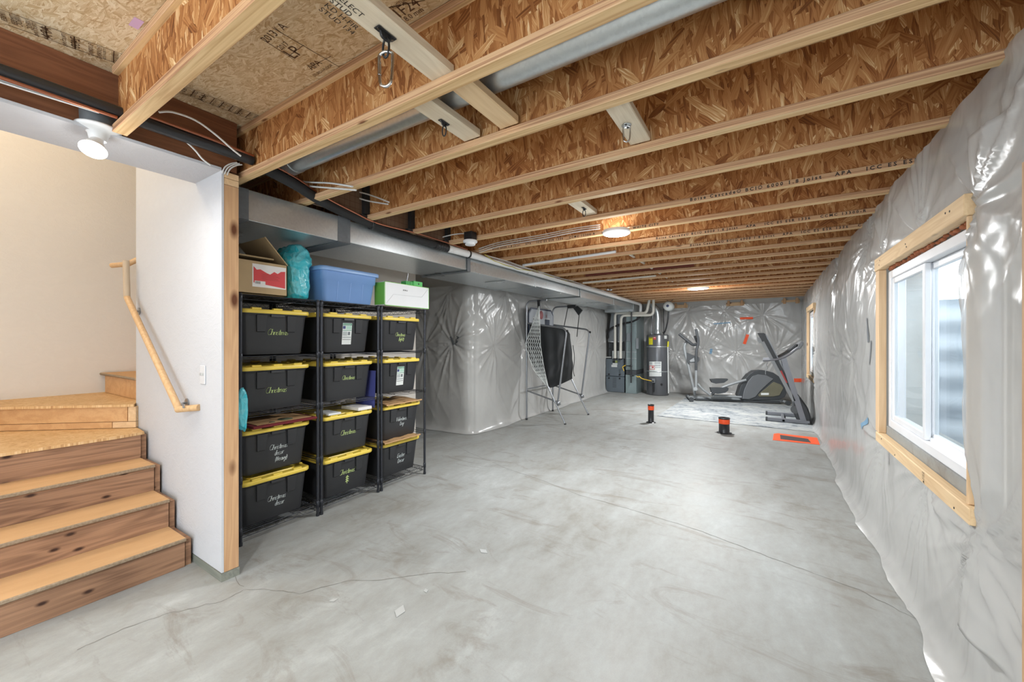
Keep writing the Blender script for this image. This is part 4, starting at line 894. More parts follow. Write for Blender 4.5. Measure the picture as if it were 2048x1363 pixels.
def hand(parent, lines, h, mat, z0, y0=0, seed=0, tree=False):
    """writing on the tote's front face, parent's local frame, centred near y0 at height z0"""
    r = random.Random(seed); mb = MB(); loc = Vector(parent.location)
    def P(y, z): return Vector((-.36 + .305 + .030 * (z - .012) / .273 + .0008, y, z)) + loc
    for li, tx in enumerate(lines):
        wd = sum(G[c][0] for c in tx) * h; y = y0 - wd / 2 + r.uniform(-.008, .008) + .012 * li; z = z0 - li * h * 2.3
        for c in tx:
            w, st_ = G[c]; jz = r.uniform(-.06, .06)
            for s_ in st_:
                pts = [P(y + (a + .18 * b) * h, z + (b + jz) * h) for a, b in s_]
                if len(pts) > 2: pts = smoothline(pts, 4)
                mb.tube(pts, .0020 if h < .02 else .0025, 4, flat=.4)
            y += w * h
    if tree:
        for (yy, zz) in ((0, .13), (0, .11), (0, .09)):
            mb.tube([P(-.014 + yy, zz), P(yy, zz + .016), P(.014 + yy, zz)], .0035, 4)
        mb.tube([P(0, .146), P(0, .075)], .0035, 4)
    return mb.build('marker_writing', mat, parent)
def sticker(parent):
    loc = Vector(parent.location); mb = MB(); x = -.36 + .305
    def P(y, z): return loc + Vector((x + .030 * (z - .012) / .273 + .0012, y, z))
    def q(m, y0, y1, z0, z1, mt, d=0):
        k = MB(); k.add([P(y0, z0) + Vector((d, 0, 0)), P(y1, z0) + Vector((d, 0, 0)), P(y1, z1) + Vector((d, 0, 0)), P(y0, z1) + Vector((d, 0, 0))], [(0, 1, 2, 3)]); return k.build(m, mt, parent)
    s = q('product_sticker', -.05, .045, .07, .265, M['sticker_white'])
    for (a, b, c, d, mm) in ((-.048, .043, .242, .262, 'st_green'), (-.048, -.02, .212, .238, 'st_blue'), (-.015, .043, .208, .238, 'st_green2'), (-.048, .043, .196, .202, 'st_green'), (-.046, 0., .15, .188, 'st_grey'), (.006, .03, .155, .185, 'st_grey2'), (-.046, .04, .128, .142, 'st_grey'), (-.046, .04, .112, .116, 'ink_black')):
        q('print_block', a, b, c, d, M[mm], .0004)
    k = MB(); text_mesh(k, 'Greenmade', .017, P(-.046, .246) + Vector((.0009, 0, 0)), (0, 1, 0), (.11, 0, 1)); k.build('print_lettering', M['sticker_white'], parent)
M['sticker_white'] = plain('sticker_white', (220, 224, 222), .5); M['st_green'] = plain('sticker_green', (70, 140, 110), .5); M['st_blue'] = plain('sticker_blue', (60, 72, 120), .5)
M['st_green2'] = plain('sticker_pale_green', (170, 206, 190), .5); M['st_grey'] = plain('sticker_grey', (170, 176, 178), .5); M['st_grey2'] = plain('sticker_dark_grey', (110, 116, 120), .5)
TY = [1.642, 2.272, 2.898]; TZ = [1.372, .940, .468, .0925]
content = {(0, 0): ('w', ['Christmas'], .024, 'ink_green', .15), (0, 1): ('w', ['Christmas'], .024, 'ink_green', .13), (0, 2): ('w', ['Christmas', 'decor', '(Heavy)'], .021, 'ink_white', .16), (0, 3): ('w', ['Christmas', 'decor'], .021, 'ink_white', .14),
           (1, 0): ('s',), (1, 1): ('w', ['Christmas'], .020, 'ink_green', .18), (1, 2): ('w', ['Christmas'], .024, 'ink_green', .15), (1, 3): ('t', ['Christmas*'], .024, 'ink_green', .17),
           (2, 0): ('w', ['Christmas', '(light)'], .020, 'ink_green', .15), (2, 1): ('s',), (2, 2): ('w', ['Valentines', 'Day'], .022, 'ink_white', .17), (2, 3): ('w', ['Easter', 'Decor'], .024, 'ink_white', .16)}
say = {(0, 0): 'reading Christmas in green, topmost under the cardboard box', (0, 1): 'reading Christmas in green, second from the top beside the stud', (0, 2): 'reading Christmas decor heavy, under the red doormat', (0, 3): 'reading Christmas decor, lowest beside the timber stud',
       (1, 0): 'with a product sticker, directly below the blue bin', (1, 1): 'reading Christmas in small letters, second below the blue bin', (1, 2): 'reading Christmas, third below the blue bin', (1, 3): 'reading Christmas with a drawn tree',
       (2, 0): 'reading Christmas light, topmost under the white box', (2, 1): 'with a product sticker, beside the wrapped wall', (2, 2): 'reading Valentines Day', (2, 3): 'reading Easter Decor'}
t0 = tote(); first = True
for (c, r), it in content.items():
    t = t0 if first else copy_tree(t0b); 
    if first: t0b = t0; first = False
    t.location = (-3.203 + random.uniform(-.004, .004), TY[c] + random.uniform(-.004, .004), TZ[r]); T_ = t
    for ch in [q for q in t.children if q.name.split('.')[0] in ('marker_writing', 'product_sticker', 'print_block', 'print_lettering')]: bpy.data.objects.remove(ch)
    t['label'] = 'black storage tote, yellow lid, ' + say[(c, r)]; t['category'] = 'storage tote'; t['group'] = 'black totes with yellow lids'
for (c, r), it in content.items():
    t = [o for o in COL.objects if o.name.startswith('storage_tote') and o['label'].endswith(say[(c, r)])][0]
    if it[0] == 's': sticker(t)
    else: hand(t, it[1], it[2], M[it[3]], it[4], y0=.01 if it[0] != 't' else .0, seed=c * 7 + r, tree=it[0] == 't')

# ---------------------------------------------------------------- things on top of and between the totes
TS = 1.822
M['card'] = plain('cardboard', (190, 164, 124), .75, var=.1, nscale=10); M['card_in'] = plain('cardboard_inner', (150, 126, 94), .8)
cb = empty('cardboard_box', (-3.45, 1.55, TS), 'open brown cardboard box with a red and white label, on the top shelf', 'box')
x0, x1, y0, y1, z1 = -3.62, -3.19, 1.345, 1.70, TS + .245
MB().box(x1 - .006, x1, y0, y1, TS + .001, z1).box(x0, x0 + .006, y0, y1, TS + .001, z1).box(x0, x1, y0, y0 + .006, TS + .001, z1).box(x0, x1, y1 - .006, y1, TS + .001, z1).box(x0, x1, y0, y1, TS + .001, TS + .007).build('carton', M['card'], cb)
MB().hexa([(x0, y1, z1), (x1, y1, z1), (x1, y1 + .006, z1 + .003), (x0, y1 + .006, z1 + .003), (x0, y1 - .17, z1 + .19), (x1, y1 - .17, z1 + .19), (x1, y1 - .163, z1 + .194), (x0, y1 - .163, z1 + .194)]).build('flap', M['card'], cb)
MB().hexa([(x0, y0, z1), (x0 + .006, y0, z1), (x0 + .006, y1 - .03, z1), (x0, y1 - .03, z1), (x0 - .1, y0, z1 + .15), (x0 - .094, y0, z1 + .15), (x0 - .094, y1 - .12, z1 + .15), (x0 - .1, y1 - .12, z1 + .15)]).build('flap', M['card_in'], cb)
MB().rbox(x1 - .19, x1 - .02, y0 + .02, y1 - .09, z1 + .03, z1 + .042).build('flap', M['card'], cb)
M['label_red'] = plain('label_red', (214, 62, 66), .45); M['label_white'] = plain('label_white', (236, 234, 232), .45)
lb_ = MB().box(x1, x1 + .0008, y0 + .10, y1 - .012, TS + .055, TS + .225).build('label', M['label_white'], cb)
X_ = x1 + .0012; jag = [(y0 + .108, TS + .085), (y1 - .018, TS + .062), (y1 - .018, TS + .195), (y1 - .05, TS + .19), (y1 - .075, TS + .17), (y1 - .10, TS + .182), (y1 - .13, TS + .158), (y1 - .155, TS + .166), (y1 - .20, TS + .188), (y1 - .225, TS + .182), (y0 + .108, TS + .205)]
MB().prism([(X_, a, b) for a, b in jag], (.0004, 0, 0)).build('label_print', M['label_red'], cb)
MB().box(X_ + .0005, X_ + .001, y0 + .115, y0 + .19, TS + .072, TS + .10).build('barcode_patch', M['label_white'], cb)
m_ = MB()
for k in range(14): m_.box(X_ + .0011, X_ + .0013, y0 + .12 + k * .0026, y0 + .12 + k * .0026 + (.0008 if k % 3 else .0016), TS + .078, TS + .097)
for k in range(6): m_.box(X_ + .0006, X_ + .0008, y0 + .17 - .01 * (k % 2), y1 - .06 - .012 * (k % 3), TS + .115 + .008 * k, TS + .116 + .008 * k)
m_.build('barcode', M['ink_black'], cb)
# turquoise bag
def blob(name, c, rad, seed, mat, amp=.12, n=80, squash=lambda th, ph: 1., flatz=None):
    th = np.linspace(.001, math.pi - .001, n); ph = np.linspace(0, 2 * math.pi, n * 2, endpoint=False); T, Ph = np.meshgrid(th, ph, indexing='ij')
    nx, ny, nz = np.sin(T) * np.cos(Ph), np.sin(T) * np.sin(Ph), np.cos(T)
    R = 1 + amp * (vnoise(nx * 2 + 9, nz * 2 + ny * 1.3 + 9, seed) - .5) * 2 + amp * .6 * (1 - np.abs(2 * vnoise(nx * 5 + 9 + ny * 2, nz * 5 + 9, seed + 1) - 1)) + amp * .35 * (1 - np.abs(2 * vnoise(ny * 11 + 20 + nx * 3, nz * 10 + 20, seed + 2) - 1))
    R = R * np.vectorize(squash)(T, Ph); se = lambda q, e: np.sign(q) * np.abs(q) ** e
    X = c[0] + rad[0] * R * se(nx, .8); Y = c[1] + rad[1] * R * se(ny, .8); Z = c[2] + rad[2] * R * se(nz, .85)
    if flatz is not None: Z = np.maximum(Z, flatz[0]); Z = np.minimum(Z, flatz[1])
    return MB().grid(np.stack([X, Y, Z], -1), True, True)
def bagmat():
    t = NT('turquoise_bag_film'); p = t.pos(); c = t.vor(p, 22, out='Color'); s = t.n('SeparateColor', {0: c}).outputs[0]
    t.base(t.mix(t.math('MULTIPLY', s, .5), lin(52, 196, 214), lin(158, 228, 234)), .22, 0, .6); t.set(t.p, 'Alpha', .9)
    t.bump(t.math('ADD', t.vor(p, 22), t.noise(p, 30, 3, .6, 1.)), .5, .01); return t.m
M['bag'] = bagmat()
tag(blob('bag', (-3.40, 1.852, TS + .215), (.185, .118, .225), 3, M['bag'], .10, squash=lambda t, p: 1 + .12 * math.cos(2 * t) * (1 if t > 1.3 else .2), flatz=(TS + .006, 2.293)).build('plastic_bag', M['bag']), 'bulging turquoise plastic bag on the top shelf under the duct', 'bag')
tag(blob('bag', (-3.14, 1.352, .98), (.028, .030, .13), 8, M['bag'], .18, n=40).build('plastic_bag', M['bag']), 'small turquoise bag bunched between the timber stud and the totes', 'bag')
# blue bin
M['bin_blue'] = plain('blue_bin_plastic', (120, 158, 214), .4, var=.05); M['bin_lid'] = plain('blue_bin_rim', (140, 176, 226), .35, var=.03)
bb = empty('blue_bin', (-3.5, 2.29, TS), 'periwinkle blue plastic storage bin with lid, on the middle shelving unit', 'storage bin')
q = MB(); cx = -3.49
loft(q, [rr(cx, 2.298, a, b, r, TS + z) for a, b, r, z in ((.235, .245, .03, .003), (.24, .25, .035, .012), (.262, .272, .04, .19), (.272, .284, .045, .196), (.278, .29, .045, .28))])
for y in (-.13, 0, .13):
    q.hexa([(cx + .236, 2.294 + y, TS + .02), (cx + .2425, 2.294 + y, TS + .02), (cx + .2425, 2.302 + y, TS + .02), (cx + .236, 2.302 + y, TS + .02), (cx + .256, 2.294 + y, TS + .186), (cx + .2635, 2.294 + y, TS + .186), (cx + .2635, 2.302 + y, TS + .186), (cx + .256, 2.302 + y, TS + .186)])
q.build('tub', M['bin_blue'], bb)
q = MB(); loft(q, [rr(cx, 2.298, a, b, r, TS + z) for a, b, r, z in ((.295, .308, .05, .268), (.297, .310, .05, .274), (.297, .31, .05, .298), (.285, .30, .045, .306), (.26, .275, .04, .308))]); q.build('lid', M['bin_lid'], bb)
# white box with green edges
M['box_white'] = plain('white_carton', (222, 224, 226), .4, var=.03); M['box_green'] = plain('lime_carton_edge', (120, 190, 80), .45); M['toy_green'] = plain('green_plastic', (96, 200, 110), .4)
wb = empty('white_box', (-3.3, 2.93, TS), 'glossy white carton with lime green edges, on the top shelf', 'box')
X1 = -3.16; ya, yb, zb = 2.625, 3.235, TS + .238
MB().rbox(X1 - .15, X1, ya, yb, TS + .003, zb, .002).build('carton', M['box_white'], wb)
MB().box(X1 - .145, X1 - .004, ya - .002, ya, TS + .012, zb - .006).box(X1 - .002, X1 + .0012, ya, ya + .008, TS + .004, zb).box(X1 - .002, X1 + .0012, yb - .004, yb + .001, TS + .004, zb).box(X1 - .002, X1 + .0012, ya, yb, zb - .004, zb + .001).box(X1 - .002, X1 + .0012, ya, yb, TS + .003, TS + .009).build('green_edge', M['box_green'], wb)
k = MB(); 
for a, b in (((ya + .02, TS + .02), (ya + .11, TS + .12)), ((ya + .11, TS + .12), (yb - .11, TS + .125)), ((yb - .11, TS + .125), (yb - .01, zb - .01))): k.tube([(X1 + .0012, *a), (X1 + .0012, *b)], .0008, 4)
k.build('crease', M['st_grey'], wb)
k = MB(); text_mesh(k, 'BOIN 8', .020, (X1 + .0016, 2.86, TS + .168), (0, 1, 0), (0, 0, 1)); k.build('print_lettering', M['ink_black'], wb)
gt = empty('green_toy', (-3.28, 3.1, zb), 'bright green plastic toy piece lying on the white carton', 'toy')
MB().rbox(X1 - .14, X1 - .05, 3.06, 3.19, zb + .001, zb + .062, .004).build('block', M['toy_green'], gt)
k = MB()
for i in range(6): k.rbox(X1 - .14, X1 - .06, 2.96 + .018 * i, 2.972 + .018 * i, zb + .001, zb + .05, .002)
k.build('rib', M['toy_green'], gt)
MB().cyl((X1 - .0495, 3.13, zb + .035), (X1 - .048, 3.13, zb + .035), .009, n=14).build('hole', M['black'], gt)
p = on_x(803, 540, X1 - .2); tag(MB().tube([(X1 - .10, p.y, zb + .14), (X1 - .10, p.y - .015, zb + .06), (X1 - .10, p.y + .012, zb + .001)], .006, 8).build('stick', M['steel']), 'thin grey bent rod standing on the white carton', 'rod')
# doormats, papers, folder between totes
M['mat_red'] = plain('red_mat_pile', (120, 34, 40), .9, var=.25, nscale=80); M['mat_tan'] = plain('coir_mat', (196, 156, 110), .9, var=.2, nscale=90); M['mat_green'] = plain('mat_green_motif', (84, 92, 70), .9)
TT = TZ[2] + .355
dm = empty('doormat', (-3.3, 1.64, TT), 'red bordered holiday doormat lying on the tote below the second row', 'doormat')
MB().rbox(-3.62, -3.165, 1.44, 1.935, TT + .001, TT + .020, .005).build('pile', M['mat_red'], dm)
MB().rbox(-3.58, -3.195, 1.48, 1.90, TT + .0205, TT + .024, .001).build('coir_field', M['mat_tan'], dm)
MB().lathe([(.05, .0), (.055, .002), (.001, .0025)], (-3.26, 1.72, TT + .0245), n=20).lathe([(.02, .0), (.021, .002), (.001, .0025)], (-3.22, 1.60, TT + .0245), n=12).build('motif', M['mat_green'], dm)
def cmat(y, z, lbl):
    P = [[(-3.17 - .40 * i / 14, y - .24 + .48 * j / 18, z + .008 + .006 * math.sin(j * .9 + i * .4)) for j in range(19)] for i in range(15)]
    a = np.array(P); m = MB().grid(a); m.grid(a + np.array([0, 0, .009])); m.box(-3.172, -3.168, y - .24, y + .24, z + .004, z + .018)
    return tag(m.build('coir_mat', M['mat_tan']), lbl, 'doormat')
cmat(TY[2] + .0, TZ[2] + .355, 'tan coir mat lying on the Valentines Day tote'); cmat(TY[2] - .02, TZ[3] + .355, 'tan coir mat squeezed between the Easter tote and the one above')
tag(MB().rbox(-3.45, -3.19, 2.35, 2.50, TT + .001, TT + .030, .002).build('paper_stack', M['label_white']), 'stack of white papers on the third tote below the blue bin, under the folder', 'papers')
tag(MB().rbox(-3.42, -3.20, 2.06, 2.18, TT + .001, TT + .018, .002).build('paper_stack', M['box_white']), 'smaller stack of white papers beside the shelving pole', 'papers')
M['violet'] = plain('violet_folder', (78, 84, 150), .5)
tag(MB().hexa([(-3.21, 2.545, TT + .002), (-3.5, 2.545, TT + .002), (-3.5, 2.549, TT + .002), (-3.21, 2.549, TT + .002), (-3.21, 2.558, TT + .36), (-3.5, 2.558, TT + .36), (-3.5, 2.562, TT + .36), (-3.21, 2.562, TT + .36)]).build('folder', M['violet']), 'violet folder standing upright between the middle totes and the pole', 'folder')
# ---------------------------------------------------------------- folded basketball arcade game
bg_ = empty('basketball_game', (-3.8, 6.9, 0), 'folded indoor basketball arcade game of grey tubes with black fabric, against the wrapped wall', 'basketball game')
XW = -3.76; YA, YB = 6.40, 7.48; TR = .017
for y in (YA, YB):
    s = 2.205 if y == YA else 2.17
    MB().tube(rounded([(XW, y, .0), (XW, y, s), (-3.34 if y == YA else -3.25, y, s)], .12, 7), TR, 12).build('upright', M['steel'], bg_)
    MB().tube([(XW, y, 1.47), (-2.975, y, .012)], .014, 10).build('leg', M['steel'], bg_)
    MB().cyl((XW, y, 0), (XW, y, .03), .021, n=12).cyl((-2.982, y, .02), (-2.968, y, 0), .02, n=12).build('foot_cap', M['black'], bg_)
    xb = -2.95
    MB().tube(rounded([(XW, y + .02, 1.80), (xb, y + .02, 1.685), (-3.13, y + .02, .37)], .12, 7), TR, 12).build('ramp_tube', M['steel'], bg_)
    MB().tube([(XW, y, .545), (-3.10, y + .01, .375)], .014, 10).build('brace', M['steel'], bg_)
    MB().lathe([(.001, -.022), (.045, -.02), (.05, 0), (.045, .02), (.001, .022)], (-3.125, y + .01, .365), (0, 1, 0), 16).rbox(-3.14, -3.07, y - .01, y + .03, .33, .37, .008).build('joint', M['steel'], bg_)
    MB().sphere((xb + .002, y + .02, 1.64), .024, 10).build('tube_knob', M['black'], bg_)
MB().tube([(XW, YA, .57), (XW, YB, .57)], .014, 10).build('cross_bar', M['steel'], bg_)
MB().tube([(XW, YA, 1.80), (XW, YB, 1.80)], .014, 10).build('cross_bar', M['steel'], bg_)
# backboard
M['board'] = plain('backboard_grey', (168, 174, 182), .35, var=.1); M['board_trim'] = plain('backboard_border', (44, 54, 74), .4); M['logo'] = plain('backboard_red', (158, 96, 98), .6)
Xb = -3.735
def octa(x, y0, y1, z0, z1, c, ext): return [(x, y0, z0), (x, y1, z0), (x, y1, z1 - c), (x, y1 - c, z1), (x, y0 + c, z1), (x, y0, z1 - c)]
bd = MB().prism(octa(Xb - .012, YA + .03, YB - .03, 1.55, 2.10, .10, 0), (.012, 0, 0)).build('backboard', M['board_trim'], bg_)
MB().prism(octa(Xb + .0005, YA + .055, YB - .055, 1.56, 2.07, .09, 0), (.001, 0, 0)).build('board_face', M['board'], bd)
for a in (YA + .20, YB - .42): MB().box(Xb + .002, Xb + .0035, a - .012, a + .232, 1.648, 1.912).build('window_border', M['sticker_white'], bd); MB().box(Xb + .0036, Xb + .005, a, a + .22, 1.66, 1.90).build('score_window', M['board_trim'], bd)
MB().lathe([(.001, .0006), (.085, .0005), (.085, .0)], (Xb + .002, (YA + YB) / 2 - .02, 1.975), (1, 0, 0), 18).build('ball_logo', M['logo'], bd)
k = MB(); text_mesh(k, 'A', .09, (Xb + .003, YA + .30, 1.93), (0, 1, 0), (0, 0, 1)); text_mesh(k, 'R', .09, (Xb + .003, YB - .36, 1.93), (0, 1, 0), (0, 0, 1)); k.build('letters', M['logo'], bd)
# net hanging from the top tube
def netpt(s, t):
    L = [(1078, 612), (1064, 650), (1050, 688), (1066, 738), (1092, 770)]; R = [(1078.5, 612), (1080, 650), (1081, 690), (1088, 735), (1096, 771)]
    q = s * 4; i = min(int(q), 3); f = q - i
    a = (L[i][0] * (1 - f) + L[i + 1][0] * f, L[i][1] * (1 - f) + L[i + 1][1] * f); b = (R[i][0] * (1 - f) + R[i + 1][0] * f, R[i][1] * (1 - f) + R[i + 1][1] * f)
    return on_y(a[0] * (1 - t) + b[0] * t, a[1] * (1 - t) + b[1] * t, YA - .05 + .03 * math.sin(5 * t + 7 * s))
q = MB(); NC, NR = 7, 22
for sgn in (0, 1):
    for j in range(-NR, NC * 2 + NR):
        pts = []
        for i in range(NR + 1):
            t = (j + (i if sgn else -i) * .5 + (0 if sgn else NR * .5)) / NC
            if 0 <= t <= 1: pts.append(netpt(i / NR, t))
            elif len(pts) > 1: break
            else: pts = []
        if len(pts) > 1: q.tube(pts, .0048, 4, cap=False)
q.tube([netpt(i / 20, 0) for i in range(21)], .006, 5).tube([netpt(i / 20, 1) for i in range(21)], .006, 5)
q.build('hoop_net', M['sticker_white'], bg_)
p = on_y(1078, 602, YA - .03); MB().hexa([(p.x - .02, p.y - .01, p.z - .16), (p.x + .02, p.y - .01, p.z - .16), (p.x + .02, p.y + .01, p.z - .16), (p.x - .02, p.y + .01, p.z - .16), (p.x - .03, p.y - .02, p.z + .02), (p.x + .03, p.y - .02, p.z + .02), (p.x + .03, p.y + .02, p.z + .02), (p.x - .03, p.y + .02, p.z + .02)]).build('strap', M['black'], bg_)
M['fabric_black'] = plain('black_nylon', (40, 42, 44), .55, var=.3, nscale=3)
row0 = [on_y(1056, 647, YA + .05), on_y(1078, 650, YA + .05), on_y(1105, 653, YA + .05), on_y(1131, 659, YA + .06), on_y(1140, 668, YA + .14)]
row1 = [on_y(1050, 690, YA + .05), on_y(1080, 700, YA + .08), on_y(1108, 705, YA + .05), on_y(1134, 705, YA + .15), on_y(1144, 708, YA + .3)]
row2 = [on_y(1062, 722, YA + .07), on_y(1082, 736, YA + .10), on_y(1108, 742, YA + .08), on_y(1134, 738, YA + .22), on_y(1146, 732, YA + .4)]
row3 = [on_y(1076, 752, YA + .06), on_y(1090, 765, YA + .08), on_y(1101, 775, YA + .12), on_y(1128, 765, YA + .3), on_y(1144, 757, YA + .42)]
cols = [smoothline([r[i] for r in (row0, row1, row2, row3)], 8) for i in range(5)]; G_ = [smoothline([c[j] for c in cols], 8) for j in range(len(cols[0]))]
arr = np.array([[tuple(v) for v in r] for r in G_]); ii, jj = np.meshgrid(np.arange(arr.shape[0]), np.arange(arr.shape[1]), indexing='ij'); arr[..., 1] += .02 * np.sin(jj * .9) * np.sin(ii * .12) + .012 * np.sin(ii * .7 + jj * .3)
MB().grid(arr).grid(arr + np.array([0, .006, 0])).build('fabric_ramp', M['fabric_black'], bg_)
MB().tube([(-3.42, YB, 2.165), (-3.24, YB, 2.165)], .036, 10).build('foam_sleeve', M['fabric_black'], bg_)
MB().prism([(-3.30, YB - .02, 2.14), (-3.20, YB - .02, 2.17), (-3.10, YB - .02, 2.08), (-3.18, YB - .02, 1.98)], (0, .04, 0)).build('foam_sleeve', M['fabric_black'], bg_)
MB().tube([(-3.42, YB, 2.14), (-3.50, YB, 1.78)], .009, 8).tube([(-3.17, YB, 2.0), (-3.22, YB, 1.55)], .009, 8).build('net_rod', M['black'], bg_)
MB().tube(smoothline([on_y(1146, 690, YA + .4), on_y(1149, 715, YA + .42), on_y(1147, 740, YA + .4), on_y(1149, 752, YA + .42)], 6), .006, 6).build('cord', M['black'], bg_)

# ---------------------------------------------------------------- furnace with coil, plenum and return duct
M['furn'] = plain('furnace_grey', (104, 114, 122), .4, .1, var=.05); M['furn_dk'] = plain('coil_cabinet_grey', (70, 74, 78), .45); M['duct_green'] = plain('pale_galvanized_return', (150, 166, 168), .32, .45, var=.08)
Yf = 11.17
def fp(x, y, Y=Yf): return on_y(1180 + x / 6.195, 590 + y / 6.195, Y)
def fbox(mb, x0, y0, x1, y1, Y, d, b=.006):
    a, c = fp(x0, y1, Y), fp(x1, y0, Y); return mb.rbox(a.x, c.x, Y, Y + d, a.z, c.z, b)
fu = empty('furnace', (fp(310, 1215).x, Yf, 0), 'grey gas furnace with two cream vent pipes in the far corner', 'furnace')
a, c = fp(195, 1215), fp(425, 790)
MB().rbox(a.x, c.x, Yf, Yf + .72, .0, fp(0, 992).z, .01).build('lower_door', M['furn'], fu); MB().rbox(a.x, c.x, Yf, Yf + .72, fp(0, 988).z, c.z, .01).build('upper_door', M['furn'], fu)
for x, y in ((235, 978), (368, 985), (236, 1025), (368, 1030)): p = fp(x, y); MB().cyl((p.x, Yf - .012, p.z), (p.x, Yf + .002, p.z), .024, n=14).build('door_knob', M['black'], fu)
q = MB()
for i in range(9): b1, b2 = fp(280, 1022 + i * 14), fp(326, 1029 + i * 14); q.box(b1.x, b2.x, Yf - .004, Yf, b2.z, b1.z)
q.build('louvre_panel', M['furn_dk'], fu)
for nm, r_, m in (('data_plate', (280, 810, 312, 840), 'black'), ('data_plate', (314, 810, 342, 835), 'bin_y'), ('data_plate', (265, 862, 336, 888), 'sticker_white'), ('data_plate', (280, 842, 340, 858), 'sticker_white')):
    if m == 'bin_y': M['bin_y'] = plain('yellow_green_label', (176, 190, 110), .5)
    b1, b2 = fp(r_[0], r_[3]), fp(r_[2], r_[1]); MB().box(b1.x, b2.x, Yf - .003, Yf - .0005, b1.z, b2.z).build(nm, M[m], fu)
fbox(MB(), 230, 575, 435, 786, Yf + .06, .6).build('coil_cabinet', M['furn_dk'], fu)
for x, y in ((250, 590), (248, 660)): p = fp(x, y, Yf + .06); MB().cyl((p.x, Yf + .05, p.z), (p.x, Yf + .065, p.z), .022, n=12).build('port', M['black'], fu)
a, c = fp(222, 572, Yf + .06), fp(440, 400, Yf + .06); zt = 2.26
M['plenum'] = plain('plenum_grey', (150, 156, 162), .3, .6)
MB().hexa([(a.x, Yf + .06, a.z), (c.x, Yf + .06, a.z), (c.x, Yf + .66, a.z), (a.x, Yf + .66, a.z), (a.x + .10, Yf + .06, 2.248), (c.x, Yf + .06, 2.248), (c.x, Yf + .66, 2.248), (a.x + .10, Yf + .66, 2.248)]).build('plenum', M['plenum'], fu)
fbox(MB(), 275, 690, 430, 784, Yf + .03, .03, .002).build('foil_cover', M['galv'], fu)
fbox(MB(), 222, 572, 440, 582, Yf + .05, .02, .002).build('flange', M['chrome'], fu)
Yp = Yf - .04
def pp(x, y, Y=None): return fp(x, y, Yp if Y is None else Y)
MB().tube(rounded([(pp(310, 785).x, Yp, .94), pp(310, 222), pp(700, 222), pp(735, 60)], .10, 6), .037, 14).build('vent_pipe', M['pvc'], fu)
MB().tube(rounded([(pp(385, 785).x, Yp - .05, .94), pp(385, 252, Yp - .05), pp(785, 245, Yp - .05), pp(786, 40, Yp - .05)], .12, 6), .037, 14).build('vent_pipe', M['pvc'], fu)
MB().cyl((pp(310, 0).x, Yp, .93), (pp(310, 0).x, Yp, .97), .045, n=14).cyl((pp(385, 0).x, Yp - .05, .93), (pp(385, 0).x, Yp - .05, .97), .045, n=14).build('pipe_collar', M['black'], fu)
MB().tube(rounded([pp(262, 768), pp(182, 768), pp(182, 1196), pp(556, 1243, Yp - .15)], .04, 4) + [pp(556, 1262, Yp - .15)], .014, 10).build('condensate_pipe', M['sticker_white'], fu)
rt = empty('return_duct', (fp(505, 1000, Yf - .02).x, Yf, 0), 'tall pale galvanized return air duct standing beside the furnace', 'duct')
a, c = fp(440, 1225, Yf - .05), fp(575, 275, Yf - .05)
MB().rbox(a.x, c.x, Yf - .05, Yf + .74, .0, fp(0, 962, Yf - .05).z, .006).build('lower_section', M['duct_green'], rt); MB().rbox(a.x + .01, c.x - .005, Yf - .04, Yf + .74, fp(0, 960, Yf - .05).z, fp(0, 908, Yf - .05).z, .004).build('filter_rack', M['furn_dk'], rt)
MB().rbox(a.x, c.x, Yf - .05, Yf + .74, fp(0, 906, Yf - .05).z, 2.248, .006).build('upper_section', M['duct_green'], rt)
for r_ in ((455, 470, 500, 570), (566, 530, 600, 665)): fbox(MB(), *r_, Yf - .09, .04, .004).build('control_box', M['plenum'], rt)
for y in (370, 700, 780): fbox(MB(), 440, y, 575, y + 6, Yf - .056, .006, .001).build('slip_joint', M['galv'], rt)
gp = empty('gas_pipe', (fp(510, 600, 11.05).x, 11.0, .4), 'black iron gas pipe dropping in front of the pale return duct', 'pipe')
Yg = 11.03; MB().tube([pp(515, 190, Yg), pp(509, 1085, Yg)], .019, 10).build('riser_pipe', M['black_pipe'], gp); MB().tube([pp(445, 875, Yg), pp(512, 875, Yg)], .014, 8).tube([pp(509, 998, Yg), pp(548, 998, Yg)], .014, 8).build('branch', M['black_pipe'], gp)
for q_ in (pp(510, 875, Yg), pp(509, 998, Yg)): MB().lathe([(.02, -.03), (.028, -.025), (.028, .025), (.02, .03)], q_, n=12).build('tee', M['black_pipe'], gp)
MB().tube([pp(440, 270, 11.1), pp(438, 900, 11.1)], .016, 8).build('riser_pipe', M['black_pipe'], gp)
M['yellow_gas'] = plain('yellow_gas_connector', (226, 190, 70), .45)
tag(MB().tube(smoothline([pp(575, 1000, Yg), pp(598, 1015, Yg), pp(610, 1005, Yg), pp(640, 1030, Yg), pp(700, 1048, Yg), pp(762, 1062, 10.98)], 5), .012, 8).build('gas_connector', M['yellow_gas']), 'yellow flexible gas connector leading to the water heater', 'gas hose')
tag(MB().tube(smoothline([pp(442, 868, Yg), pp(425, 875, Yg), pp(405, 890, Yg), pp(412, 915, Yg), pp(420, 938, Yg)], 5), .014, 8).build('gas_connector', M['yellow_gas']), 'short yellow flexible gas connector at the side of the furnace', 'gas hose')
